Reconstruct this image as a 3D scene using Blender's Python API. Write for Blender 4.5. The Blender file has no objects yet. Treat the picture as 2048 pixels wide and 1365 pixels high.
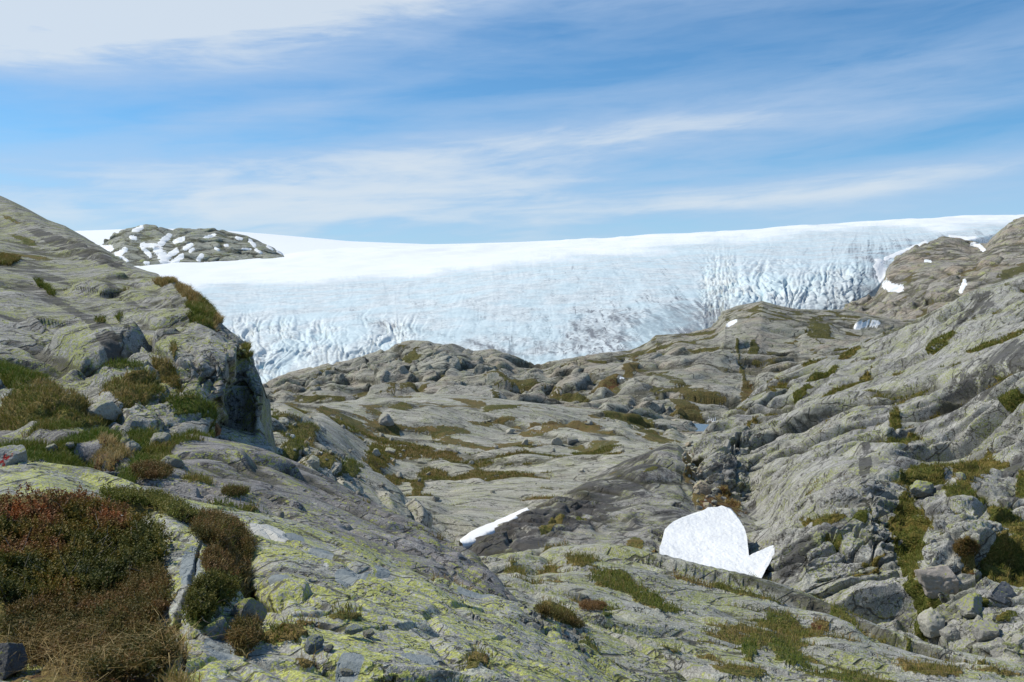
import bpy, math, random
import numpy as np
F32 = np.float32
C = bpy.context.scene.collection
scene = bpy.context.scene

# ------------------------------------------------------------------ camera, sky, sun, exposure
CAMZ = 1.6
PITCH = math.radians(2.65)
FOC = 1773.6                                    # focal length in photo pixels (2048 wide)
cam_d = bpy.data.cameras.new("camera"); cam = bpy.data.objects.new("camera", cam_d); C.objects.link(cam)
cam_d.sensor_width = 36.0; cam_d.lens = 36.0 * FOC / 2048.0
cam_d.clip_start = 0.1; cam_d.clip_end = 60000
cam.location = (0, 0, CAMZ); cam.rotation_euler = (math.pi / 2 - PITCH, 0, 0)
scene.camera = cam

SUN = np.array([-0.62, 0.14, 0.77]); SUN /= np.linalg.norm(SUN)
sun_el = math.asin(SUN[2]); sun_az = math.atan2(SUN[0], SUN[1])     # azimuth clockwise from +Y
sd = bpy.data.lights.new("sun", "SUN"); so = bpy.data.objects.new("sun", sd); C.objects.link(so)
sd.energy = 4.0; sd.angle = math.radians(0.53); sd.color = (1.0, 0.94, 0.82)
from mathutils import Vector, Matrix
so.rotation_euler = Vector(SUN).to_track_quat('Z', 'Y').to_euler()
so.location = (0, 0, 200)

scene.view_settings.view_transform = 'Standard'; scene.view_settings.look = 'None'
scene.view_settings.exposure = 0.08; scene.view_settings.gamma = 1.0
scene.view_settings.use_curve_mapping = False
scene.render.engine = 'CYCLES'
scene.cycles.max_bounces = 5; scene.cycles.diffuse_bounces = 3
scene.cycles.use_denoising = True

# node helpers -------------------------------------------------------
class NT:
    def __init__(s, tree): s.t = tree
    def n(s, typ, props=None, **inp):
        nd = s.t.nodes.new(typ)
        for k, v in (props or {}).items(): setattr(nd, k, v)
        for k, v in inp.items():
            key = int(k[1:]) if k[0] == '_' and k[1:].isdigit() else k.replace('_', ' ')
            s.put(nd.inputs[key], v)
        return nd
    def put(s, sock, v):
        if isinstance(v, bpy.types.NodeSocket): s.t.links.new(v, sock)
        elif isinstance(v, bpy.types.Node): s.t.links.new(v.outputs[0], sock)
        else:
            if sock.type == 'RGBA' and isinstance(v, tuple) and len(v) == 3: v = (*v, 1.0)
            sock.default_value = v
    def m(s, op, a, b=0.0, c=None, clamp=False):
        nd = s.t.nodes.new('ShaderNodeMath'); nd.operation = op; nd.use_clamp = clamp
        s.put(nd.inputs[0], a); s.put(nd.inputs[1], b)
        if c is not None: s.put(nd.inputs[2], c)
        return nd.outputs[0]
    def step(s, x, lo, hi, a=0.0, b=1.0):
        nd = s.t.nodes.new('ShaderNodeMapRange'); nd.interpolation_type = 'SMOOTHSTEP'; nd.clamp = True
        s.put(nd.inputs[0], x); s.put(nd.inputs[1], lo); s.put(nd.inputs[2], hi); s.put(nd.inputs[3], a); s.put(nd.inputs[4], b)
        return nd.outputs[0]
    def mix(s, f, a, b, mode='MIX'):
        nd = s.t.nodes.new('ShaderNodeMix'); nd.data_type = 'RGBA'; nd.blend_type = mode; nd.clamp_factor = True
        s.put(nd.inputs[0], f)
        for sock, v in ((nd.inputs[6], a), (nd.inputs[7], b)):
            if isinstance(v, tuple) and len(v) == 3: v = (*v, 1)
            s.put(sock, v)
        return nd.outputs[2]
    def noise(s, vec, scale, detail=4.0, rough=0.55, dist=0.0, col=False):
        nd = s.n('ShaderNodeTexNoise', None, Vector=vec, Scale=scale, Detail=detail, Roughness=rough, Distortion=dist)
        return nd.outputs[1 if col else 0]
    def voro(s, vec, scale, feat='F1', out=0, rnd=1.0):
        nd = s.n('ShaderNodeTexVoronoi', {'feature': feat}, Vector=vec, Scale=scale, Randomness=rnd)
        return nd.outputs[out]
    def mapping(s, vec, rot=(0, 0, 0), scale=(1, 1, 1), loc=(0, 0, 0)):
        return s.n('ShaderNodeMapping', None, Vector=vec, Rotation=rot, Scale=scale, Location=loc).outputs[0]
    def attr(s, name, out=2):
        nd = s.t.nodes.new('ShaderNodeAttribute'); nd.attribute_name = name; return nd.outputs[out]

# world ---------------------------------------------------------------
w = bpy.data.worlds.new("World"); scene.world = w; w.use_nodes = True
wt = w.node_tree; wt.nodes.clear(); N = NT(wt)
sky = N.n('ShaderNodeTexSky', {'sky_type': 'NISHITA', 'sun_disc': False, 'sun_elevation': sun_el, 'sun_rotation': sun_az,
                               'altitude': 900.0, 'air_density': 1.0, 'dust_density': 0.4, 'ozone_density': 2.2})
geo = N.n('ShaderNodeTexCoord'); d = geo.outputs['Generated']
sep = N.n('ShaderNodeSeparateXYZ', None, Vector=d)
X, Y, Z = sep.outputs
az = N.m('ARCTAN2', X, Y)                        # azimuth, 0 straight ahead, + to the right
el = N.m('ARCSINE', Z)
def streaks(rise, sx, sy, scale, detail, rough, seed, dist=0.6):
    e2 = N.m('SUBTRACT', el, N.m('MULTIPLY', az, rise))
    v = N.n('ShaderNodeCombineXYZ', None, X=N.m('MULTIPLY', az, sx), Y=N.m('MULTIPLY', e2, sy), Z=seed).outputs[0]
    return N.noise(v, scale, detail, rough, dist)
def blob(a0, e0, ra, re, rise):                  # soft cloud bank placed in azimuth and elevation (radians)
    da = N.m('SUBTRACT', az, a0)
    de = N.m('SUBTRACT', N.m('SUBTRACT', el, e0), N.m('MULTIPLY', da, rise))
    r2 = N.m('ADD', N.m('POWER', N.m('ABSOLUTE', N.m('DIVIDE', da, ra)), 2.0), N.m('POWER', N.m('ABSOLUTE', N.m('DIVIDE', de, re)), 2.0))
    return N.m('EXPONENT', N.m('MULTIPLY', r2, -1.0))
wisp = streaks(0.05, 1.6, 11.0, 2.2, 7.0, 0.56, 3.0)
fine = streaks(0.07, 4.0, 22.0, 2.6, 7.0, 0.6, 9.0)
fib = streaks(0.10, 5.0, 40.0, 2.4, 6.0, 0.62, 5.0, 0.8)
bank = None
#            a0     e0    ra    re    rise  strength
for a0, e0, ra, re, rise, st in [
        (-0.50, 0.278, 0.33, 0.046, 0.08, 3.6), (-0.28, 0.335, 0.24, 0.036, 0.14, 2.4), (-0.45, 0.36, 0.34, 0.05, 0.0, 1.4),
        (0.30, 0.335, 0.36, 0.026, 0.02, 0.55), (-0.26, 0.200, 0.15, 0.014, 0.22, 0.42),
        (-0.08, 0.152, 0.42, 0.034, 0.09, 1.0), (0.14, 0.186, 0.34, 0.018, 0.10, 0.50), (-0.20, 0.105, 0.50, 0.034, 0.03, 0.85),
        (0.38, 0.122, 0.20, 0.014, 0.10, 0.75), (0.26, 0.108, 0.16, 0.007, 0.06, 0.55), (-0.50, 0.245, 0.26, 0.012, 0.02, 0.22),
        (0.42, 0.235, 0.20, 0.012, 0.10, 0.30), (0.45, 0.19, 0.14, 0.010, 0.1, 0.3), (0.1, 0.225, 0.3, 0.010, 0.1, 0.18),
        (1.8, 0.35, 0.7, 0.12, 0.05, 0.8), (-2.0, 0.5, 0.9, 0.15, 0.02, 0.8), (3.0, 0.3, 0.6, 0.1, 0.0, 0.6)]:
    b = N.m('MULTIPLY', blob(a0, e0, ra, re, rise), st)
    bank = b if bank is None else N.m('ADD', bank, b)
tex = N.m('ADD', N.m('ADD', N.m('MULTIPLY', N.step(wisp, 0.30, 0.70), 0.62), N.m('MULTIPLY', N.step(fine, 0.3, 0.7), 0.26)), N.m('MULTIPLY', N.step(fib, 0.3, 0.7), 0.12))
low = N.m('MULTIPLY', N.step(el, 0.02, 0.17, 1.0, 0.0), 1.0)
cl = N.m('ADD', N.m('MULTIPLY', bank, N.m('ADD', N.m('MULTIPLY', tex, 0.95), 0.32)), N.m('MULTIPLY', low, N.m('ADD', N.m('MULTIPLY', tex, 0.5), 0.6)))
cl = N.m('ADD', cl, N.m('MULTIPLY', N.m('SUBTRACT', tex, 0.42), 0.22))
cl = N.m('MINIMUM', N.m('MAXIMUM', cl, 0.0), 1.6)
dens = N.m('SUBTRACT', 1.0, N.m('EXPONENT', N.m('MULTIPLY', cl, -1.35)))
skyc = N.mix(1.0, sky.outputs[0], (0.61, 0.99, 1.17), 'MULTIPLY')
cc = N.mix(N.step(dens, 0.55, 0.95), (4.1, 5.3, 7.1), (6.1, 6.75, 7.4))
colr = N.mix(dens, skyc, cc)
bg = N.n('ShaderNodeBackground', None, Color=colr, Strength=0.11)
wo = N.n('ShaderNodeOutputWorld'); wt.links.new(bg.outputs[0], wo.inputs[0])

# ------------------------------------------------------------------ numpy noise
def _hash(ix, iy, iz, seed):
    h = (ix.astype(np.uint32) * np.uint32(374761393)) + (iy.astype(np.uint32) * np.uint32(668265263)) + (iz.astype(np.uint32) * np.uint32(2246822519)) + np.uint32((seed * 3266489917) & 0xffffffff)
    h = (h ^ (h >> np.uint32(15))) * np.uint32(2246822519)
    h = (h ^ (h >> np.uint32(13))) * np.uint32(3266489917)
    return h ^ (h >> np.uint32(16))
def perlin(P, seed=0):
    Pf = np.floor(P); f = (P - Pf).astype(F32); I = Pf.astype(np.int32)
    u = f * f * f * (f * (f * 6 - 15) + 10)
    ix, iy, iz = I[..., 0], I[..., 1], I[..., 2]; fx, fy, fz = f[..., 0], f[..., 1], f[..., 2]
    ux, uy, uz = u[..., 0], u[..., 1], u[..., 2]
    def g(dx, dy, dz):
        h = _hash(ix + dx, iy + dy, iz + dz, seed)
        gx = (h & np.uint32(1023)).astype(F32) * F32(1 / 511.5) - 1
        gy = ((h >> np.uint32(10)) & np.uint32(1023)).astype(F32) * F32(1 / 511.5) - 1
        gz = ((h >> np.uint32(20)) & np.uint32(1023)).astype(F32) * F32(1 / 511.5) - 1
        return gx * (fx - dx) + gy * (fy - dy) + gz * (fz - dz)
    x00 = g(0, 0, 0); x00 += ux * (g(1, 0, 0) - x00)
    x10 = g(0, 1, 0); x10 += ux * (g(1, 1, 0) - x10)
    x01 = g(0, 0, 1); x01 += ux * (g(1, 0, 1) - x01)
    x11 = g(0, 1, 1); x11 += ux * (g(1, 1, 1) - x11)
    x00 += uy * (x10 - x00); x01 += uy * (x11 - x01)
    return (x00 + uz * (x01 - x00)) * F32(1.25)
def fbm(P, octv=4, gain=0.5, seed=0):
    s = 0; a = 1.0; t = 0.0; Q = P.astype(F32)
    for o in range(octv):
        s = s + a * perlin(Q, seed + o * 17); t += a; a *= gain; Q = Q * F32(2.03) + F32(11.7)
    return s / F32(t ** 0.8)
def worley(P, seed=0):
    """F1, F2, cell hash and the offset from the nearest cell point."""
    Pf = np.floor(P); I = Pf.astype(np.int32); f = (P - Pf).astype(F32)
    f1 = np.full(P.shape[:-1], 9.0, F32); f2 = f1.copy(); hid = np.zeros(P.shape[:-1], np.uint32); off = np.zeros(P.shape, F32)
    for dx in (-1, 0, 1):
        for dy in (-1, 0, 1):
            for dz in (-1, 0, 1):
                h = _hash(I[..., 0] + dx, I[..., 1] + dy, I[..., 2] + dz, seed)
                vx = f[..., 0] - dx - (h & np.uint32(1023)).astype(F32) * F32(1 / 1024)
                vy = f[..., 1] - dy - ((h >> np.uint32(10)) & np.uint32(1023)).astype(F32) * F32(1 / 1024)
                vz = f[..., 2] - dz - ((h >> np.uint32(20)) & np.uint32(1023)).astype(F32) * F32(1 / 1024)
                dd = vx * vx + vy * vy + vz * vz
                c = dd < f1
                f2 = np.where(c, f1, np.minimum(f2, dd))
                f1 = np.where(c, dd, f1); hid = np.where(c, h, hid)
                off[..., 0] = np.where(c, vx, off[..., 0]); off[..., 1] = np.where(c, vy, off[..., 1]); off[..., 2] = np.where(c, vz, off[..., 2])
    return np.sqrt(f1), np.sqrt(f2), hid, off
def sst(x, a, b):
    t = np.clip((x - a) / (b - a), 0, 1); return t * t * (3 - 2 * t)
def rotm(rx, ry, rz):
    return np.array((Matrix.Rotation(math.radians(rz), 3, 'Z') @ Matrix.Rotation(math.radians(ry), 3, 'Y') @ Matrix.Rotation(math.radians(rx), 3, 'X')), F32)

# ------------------------------------------------------------------ projection between photo pixels and the place
CP, SP = math.cos(PITCH), math.sin(PITCH)
def unproj(px, py, Y):
    u = (np.asarray(px, float) - 1024) / FOC; v = (682.5 - np.asarray(py, float)) / FOC
    dy = CP + v * SP; dz = -SP + v * CP
    return np.stack(np.broadcast_arrays(u / dy * Y, Y, CAMZ + dz / dy * Y), -1)
def proj(P):
    x, y, z = P[..., 0], P[..., 1], P[..., 2] - CAMZ
    dep = y * CP - z * SP; up = y * SP + z * CP
    dep = np.maximum(dep, 0.01)
    return 1024 + x / dep * FOC, 682.5 - up / dep * FOC

def link_mesh(name, verts, faces, mat=None, parent=None, smooth=True, attrs=None):
    """faces: int array (n,3) or (n,4)"""
    me = bpy.data.meshes.new(name)
    verts = np.ascontiguousarray(verts, F32); faces = np.ascontiguousarray(faces, np.int32)
    k = faces.shape[1]
    me.vertices.add(len(verts)); me.vertices.foreach_set('co', verts.ravel())
    me.loops.add(faces.size); me.loops.foreach_set('vertex_index', faces.ravel())
    me.polygons.add(len(faces)); me.polygons.foreach_set('loop_start', np.arange(0, faces.size, k, dtype=np.int32))
    me.polygons.foreach_set('loop_total', np.full(len(faces), k, np.int32))
    me.polygons.foreach_set('use_smooth', np.full(len(faces), smooth, bool))
    me.update(calc_edges=True)
    for kx, v in (attrs or {}).items():
        if v.ndim == 1:
            a = me.attributes.new(kx, 'FLOAT', 'POINT'); a.data.foreach_set('value', np.ascontiguousarray(v, F32))
        else:
            a = me.attributes.new(kx, 'FLOAT_COLOR', 'POINT'); a.data.foreach_set('color', np.ascontiguousarray(v, F32).ravel())
    if mat: me.materials.append(mat)
    o = bpy.data.objects.new(name, me); C.objects.link(o)
    if parent: o.parent = parent
    return o
def tag(o, label=None, cat=None, group=None, kind=None):
    if label: o['label'] = label
    if cat: o['category'] = cat
    if group: o['group'] = group
    if kind: o['kind'] = kind
    return o
def empty(name, loc=(0, 0, 0), rot=(0, 0, 0)):
    o = bpy.data.objects.new(name, None); C.objects.link(o); o.location = loc; o.rotation_euler = rot; o.empty_display_size = 0.2
    return o

# ------------------------------------------------------------------ landforms as lofted sheets
class Sheet: pass
def smooth1(a, k):
    if k < 1: return a
    w = np.hanning(2 * k + 3)[1:-1]; w /= w.sum()
    p = np.concatenate([2 * a[0] - a[k:0:-1], a, 2 * a[-1] - a[-2:-k - 2:-1]]) if len(a) > k + 1 else a
    return np.convolve(p, w, 'valid')
def loft(lines, px0, px1, ncol, counts, sm=3, tens=0.85, wsm=8):
    """lines: near to far, each [(px, py, Y), ...] feature lines of the land seen in the photograph with their distance"""
    px = np.linspace(px0, px1, ncol)
    K = len(lines); py = np.zeros((K, ncol)); w = np.zeros((K, ncol))
    for i, L in enumerate(lines):
        L = sorted(L); a = np.array(L, float)
        s = sm if (i == K - 2 or wsm < 8 or ncol < 400) else max(sm, 14)
        py[i] = smooth1(np.interp(px, a[:, 0], a[:, 1]), s)
        w[i] = smooth1(1.0 / np.exp(np.interp(px, a[:, 0], np.log(a[:, 2]))), max(s, wsm))
    V = np.stack([py, w], -1)
    vis = [float(np.percentile(np.abs(py[i + 1] - py[i]), 85)) for i in range(K - 1)]
    counts = [c if (i in (0, K - 2) and K > 5) or ncol < 400 else int(min(max(c, v * 0.85), 230)) for i, (c, v) in enumerate(zip(counts, vis))]
    h = np.array(counts, float)
    m = np.zeros_like(V); sec = (V[1:] - V[:-1]) / h[:, None, None]
    m[0] = sec[0]; m[-1] = sec[-1]
    for i in range(1, K - 1):
        m[i] = (sec[i] * h[i - 1] + sec[i - 1] * h[i]) / (h[i] + h[i - 1])
        # monotone limiter, so that nothing overshoots a feature line by much
        lim = 2.2 * np.minimum(np.abs(sec[i]), np.abs(sec[i - 1])) + 0.0
        same = np.sign(sec[i]) == np.sign(sec[i - 1])
        m[i] = np.where(same, np.sign(m[i]) * np.minimum(np.abs(m[i]), lim), 0.0) * tens
    rows = []
    for i in range(K - 1):
        n = counts[i]; t = np.linspace(0, 1, n, endpoint=False)[:, None, None]
        if i == K - 2: t = np.linspace(0, 1, n)[:, None, None]
        t2, t3 = t * t, t * t * t
        rows.append((2 * t3 - 3 * t2 + 1) * V[i] + (t3 - 2 * t2 + t) * m[i] * h[i] + (-2 * t3 + 3 * t2) * V[i + 1] + (t3 - t2) * m[i + 1] * h[i])
    R = np.concatenate(rows, 0)
    S = Sheet(); S.px = np.broadcast_to(px, R.shape[:2]); S.py = R[..., 0]
    S.P = unproj(S.px, S.py, 1.0 / np.maximum(R[..., 1], 1e-5))
    S.shape = R.shape[:2]
    return S
def normals(P):
    du = np.gradient(P, axis=1); dv = np.gradient(P, axis=0)
    n = np.cross(du, dv); n /= np.linalg.norm(n, axis=-1, keepdims=True) + 1e-12
    return n.astype(F32)
def grid_faces(nr, nc):
    i = np.arange((nr - 1) * (nc - 1)); r = i // (nc - 1); c = i % (nc - 1); a = r * nc + c
    return np.stack([a, a + 1, a + nc + 1, a + nc], 1)

def rockify(S, L, rot, amp=1.0, stretch=(0.32, 1.0, 1.0), seed=1, block=0.30, crack=0.10, low=0.5, fine=0.05, smoothness=0.5, big=0.0, second=0.42, cols=None, ledge=0.16):
    """weathered gneiss: broad swells, jointed blocks with stepped heights and tilts, open joints, small roughness"""
    P = S.P.astype(F32); R = rotm(*rot)
    n = normals(S.P)
    Q = (P @ R) / F32(L); st = np.array(stretch, F32)
    sp = np.maximum(np.linalg.norm(np.gradient(S.P, axis=0), axis=-1), np.linalg.norm(np.gradient(S.P, axis=1), axis=-1)).astype(F32)
    fadeat = lambda wl: sst(wl * L / sp, 2.2, 6.0)          # drop detail that the mesh is too coarse to hold
    warp = np.stack([fbm(Q * F32(0.6), 2, seed=seed + k * 7) for k in range(3)], -1)
    Qs = (Q + warp * F32(0.26)) * st
    d = fbm(Q * F32(0.30) * np.sqrt(st), 3, seed=seed + 31) * low
    if big: d = d + fbm(Q * F32(0.08), 2, seed=seed + 77) * big
    # where the ice polished the rock there are few joints
    mask = sst(fbm(Q * F32(0.22), 2, seed=seed + 55) + 0.5 - smoothness, -0.18, 0.22)
    f1, f2, hid, off = worley(Qs, seed)
    r1 = (hid & np.uint32(255)).astype(F32) / 255 - 0.5
    tx = ((hid >> np.uint32(8)) & np.uint32(255)).astype(F32) / 255 - 0.5; ty = ((hid >> np.uint32(16)) & np.uint32(255)).astype(F32) / 255 - 0.5
    e = f2 - f1
    ew = np.clip(3.6 * sp / L, 0.05, 0.6); dp = (0.05 / ew) ** 0.6 * 1.9
    edge = 1 - sst(e / ew, 0.0, 1.0); ramp = sst(e, 0.0, 0.10 + ew * 0.5)
    d = d + (r1 * block + (off[..., 0] * tx * 0.8 + off[..., 2] * ty * 0.8 + off[..., 1] * (r1 * 1.2)) * block * 1.5) * mask * ramp * fadeat(0.7) - edge * dp * crack * (0.35 + 0.65 * mask)
    g1, g2, hid2, off2 = worley(Qs * F32(2.9) + warp * F32(0.4) + 5, seed + 3)
    r2 = (hid2 & np.uint32(255)).astype(F32) / 255 - 0.5
    t2 = ((hid2 >> np.uint32(8)) & np.uint32(255)).astype(F32) / 255 - 0.5
    m2 = sst(fbm(Q * F32(0.5), 2, seed=seed + 91) + 0.35 - smoothness * 0.6, -0.15, 0.25) * fadeat(0.30)
    ew2 = np.clip(3.6 * sp / L * 2.9, 0.08, 0.8); e2 = 1 - sst((g2 - g1) / ew2, 0.0, 1.0); ramp2 = sst(g2 - g1, 0.0, 0.14 + ew2 * 0.5)
    d = d + ((r2 + off2[..., 0] * t2 * 2 + off2[..., 2] * r2 * 2) * ramp2 * block * 0.34 * second / 0.42 - e2 * (0.08 / ew2) ** 0.6 * crack * 0.7 * second / 0.42) * m2
    d = d + fbm(Q * np.array([2.0, 7.0, 7.0], F32), 3, 0.6, seed=seed + 5) * fine * fadeat(0.13) + fbm(Q * F32(9.0), 3, 0.6, seed=seed + 6) * fine * 0.7 * fadeat(0.10)
    # ledges: the layers of the gneiss break off in steps that face downhill
    S.ledge = np.zeros(S.shape, F32)
    w0 = (Q[..., 1] * 0.75 + Q[..., 2] * 0.95) + warp[..., 0] * 0.45 + fbm(Q * np.array([0.35, 1.0, 1.0], F32), 4, 0.55, seed=seed + 61) * 0.30
    for fq, am, sd_ in ((0.55, 1.0, 0), (1.7, 0.42, 1), (4.6, 0.15, 2)):
        ww = w0 * fq + 3.1 * sd_ + off[..., 0] * 0 + r1 * 0.55 * ramp; fi = np.floor(ww); fr = (ww - fi).astype(F32)
        dw = np.clip(5.0 * sp * fq / L, 0.07, 0.6)
        hh = np.where(fr < 1 - dw, 1 - fr / (1 - dw), (fr - (1 - dw)) / dw) - 0.5
        am_ = sst(fbm(Q * np.array([0.28, 0.7, 0.7], F32) * np.float32(max(fq, 0.8)) + 7 * sd_, 3, 0.6, seed=seed + 71 + sd_), -0.10, 0.28) * sst(L / fq / sp, 8.0, 22.0)
        am_ = am_ * S.lf if hasattr(S, 'lf') else am_
        d = d + (hh - 0.25 * sst(fr, 1 - 2.2 * dw, 1 - dw) * (fr < 1 - dw * 0.5)) * am * ledge * am_ / fq ** 0.15
        S.ledge = np.maximum(S.ledge, sst(fr, 1 - 2.0 * dw, 1 - dw) * am_ * am ** 0.5)
    S.crack = np.clip(edge * (0.4 + 0.6 * mask) + e2 * m2 * 0.6 + S.ledge * 0.45, 0, 1)
    S.d = d * L * amp
    if cols is not None: S.d = S.d * cols
    S.n0 = n; S.Q = Q; S.cell = r1 * mask
    S.P = S.P + n * S.d[..., None]
    # keep the skyline of the landform at the height surveyed from the photograph
    nowy = proj(S.P)[1].min(0); ic = S.py.argmin(0); k = max(4, int(36 / max(1e-3, S.px[0, 1] - S.px[0, 0]) / 2))
    e = smooth1(S.py.min(0) - nowy, k)
    wr = np.where(np.arange(S.shape[0])[:, None] >= ic[None, :], 1.0, 1 - sst(S.py - S.py.min(0)[None, :], 0, 140))
    S.P[..., 2] -= e[None, :] / FOC * S.P[..., 1] * wr
    S.N = normals(S.P)
    return S

def veg(S, blobs, base_noise=None, seed=40, L=1.0):
    """moss and turf: patches where the photograph shows them, plus flats and joints that hold soil. returns cover and tint"""
    V = np.zeros(S.shape, F32); T = np.full(S.shape, 0.35, F32)
    nz = fbm(S.P.astype(F32) / F32(L * 0.8), 6, 0.72, seed=seed)
    nz2 = fbm(S.P.astype(F32) / F32(L * 2.2), 3, 0.6, seed=seed + 9)
    if base_noise:
        thr, flatw, crackw, tint = base_noise
        flat = sst(S.N[..., 2], 0.55, 0.95)
        v = nz * 0.55 + nz2 * 0.75 + flat * flatw + S.crack * crackw - np.clip(S.d / (np.std(S.d) + 1e-6), -1.5, 1.5) * 0.10
        V = sst(v, thr, thr + 0.16); T[:] = tint
    T = T + nz2 * 0.35
    for (bx, by, rx, ry, rot, tint, st) in blobs:
        c, s = math.cos(math.radians(rot)), math.sin(math.radians(rot))
        dx = S.px - bx; dy = S.py - by
        u = (dx * c + dy * s) / rx; v = (-dx * s + dy * c) / ry
        r = np.sqrt(u * u + v * v)
        k = st * sst(1.30 - r + nz * 1.15, 0.30, 0.58)
        T = np.where(k > V * 0.9, tint + nz2 * 0.18 + nz * 0.12, T)
        V = np.maximum(V, k)
    S.V = V.astype(F32); S.T = np.clip(T, 0, 1).astype(F32)
    return S
def puff(S, h, L, seed=3):
    """turf stands proud of the rock as small cushions"""
    b = 0.55 + 0.45 * fbm(S.P.astype(F32) / F32(L), 3, 0.6, seed=seed) + 0.35 * fbm(S.P.astype(F32) / F32(L * 0.3), 2, 0.6, seed=seed + 2)
    S.P = S.P + S.N * (S.V * b * h * 0.55)[..., None]; S.N = normals(S.P)
def tri_faces(S):
    """split each quad along the diagonal that follows the relief, so that ledges crossing the grid stay clean"""
    q = grid_faces(*S.shape); d_ = np.asarray(S.d).ravel()
    k = np.abs(d_[q[:, 0]] - d_[q[:, 2]]) <= np.abs(d_[q[:, 1]] - d_[q[:, 3]])
    return np.where(np.repeat(k, 2)[:, None], q[:, [0, 1, 2, 0, 2, 3]].reshape(-1, 3), q[:, [0, 1, 3, 1, 2, 3]].reshape(-1, 3))
def build(S, name, mat, extra=None, **kw):
    at = {'veg': S.V.ravel(), 'tint': S.T.ravel(), 'crack': S.crack.ravel()}
    at['stain'] = getattr(S, 'stain', np.zeros(S.shape, F32)).ravel()
    for k, v in (extra or {}).items(): at[k] = np.asarray(v, F32).ravel()
    S.o = link_mesh(name, S.P.reshape(-1, 3), tri_faces(S), mat, attrs=at)
    tag(S.o, **kw); SHEETS.append(S); return S.o
SHEETS = []

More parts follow.
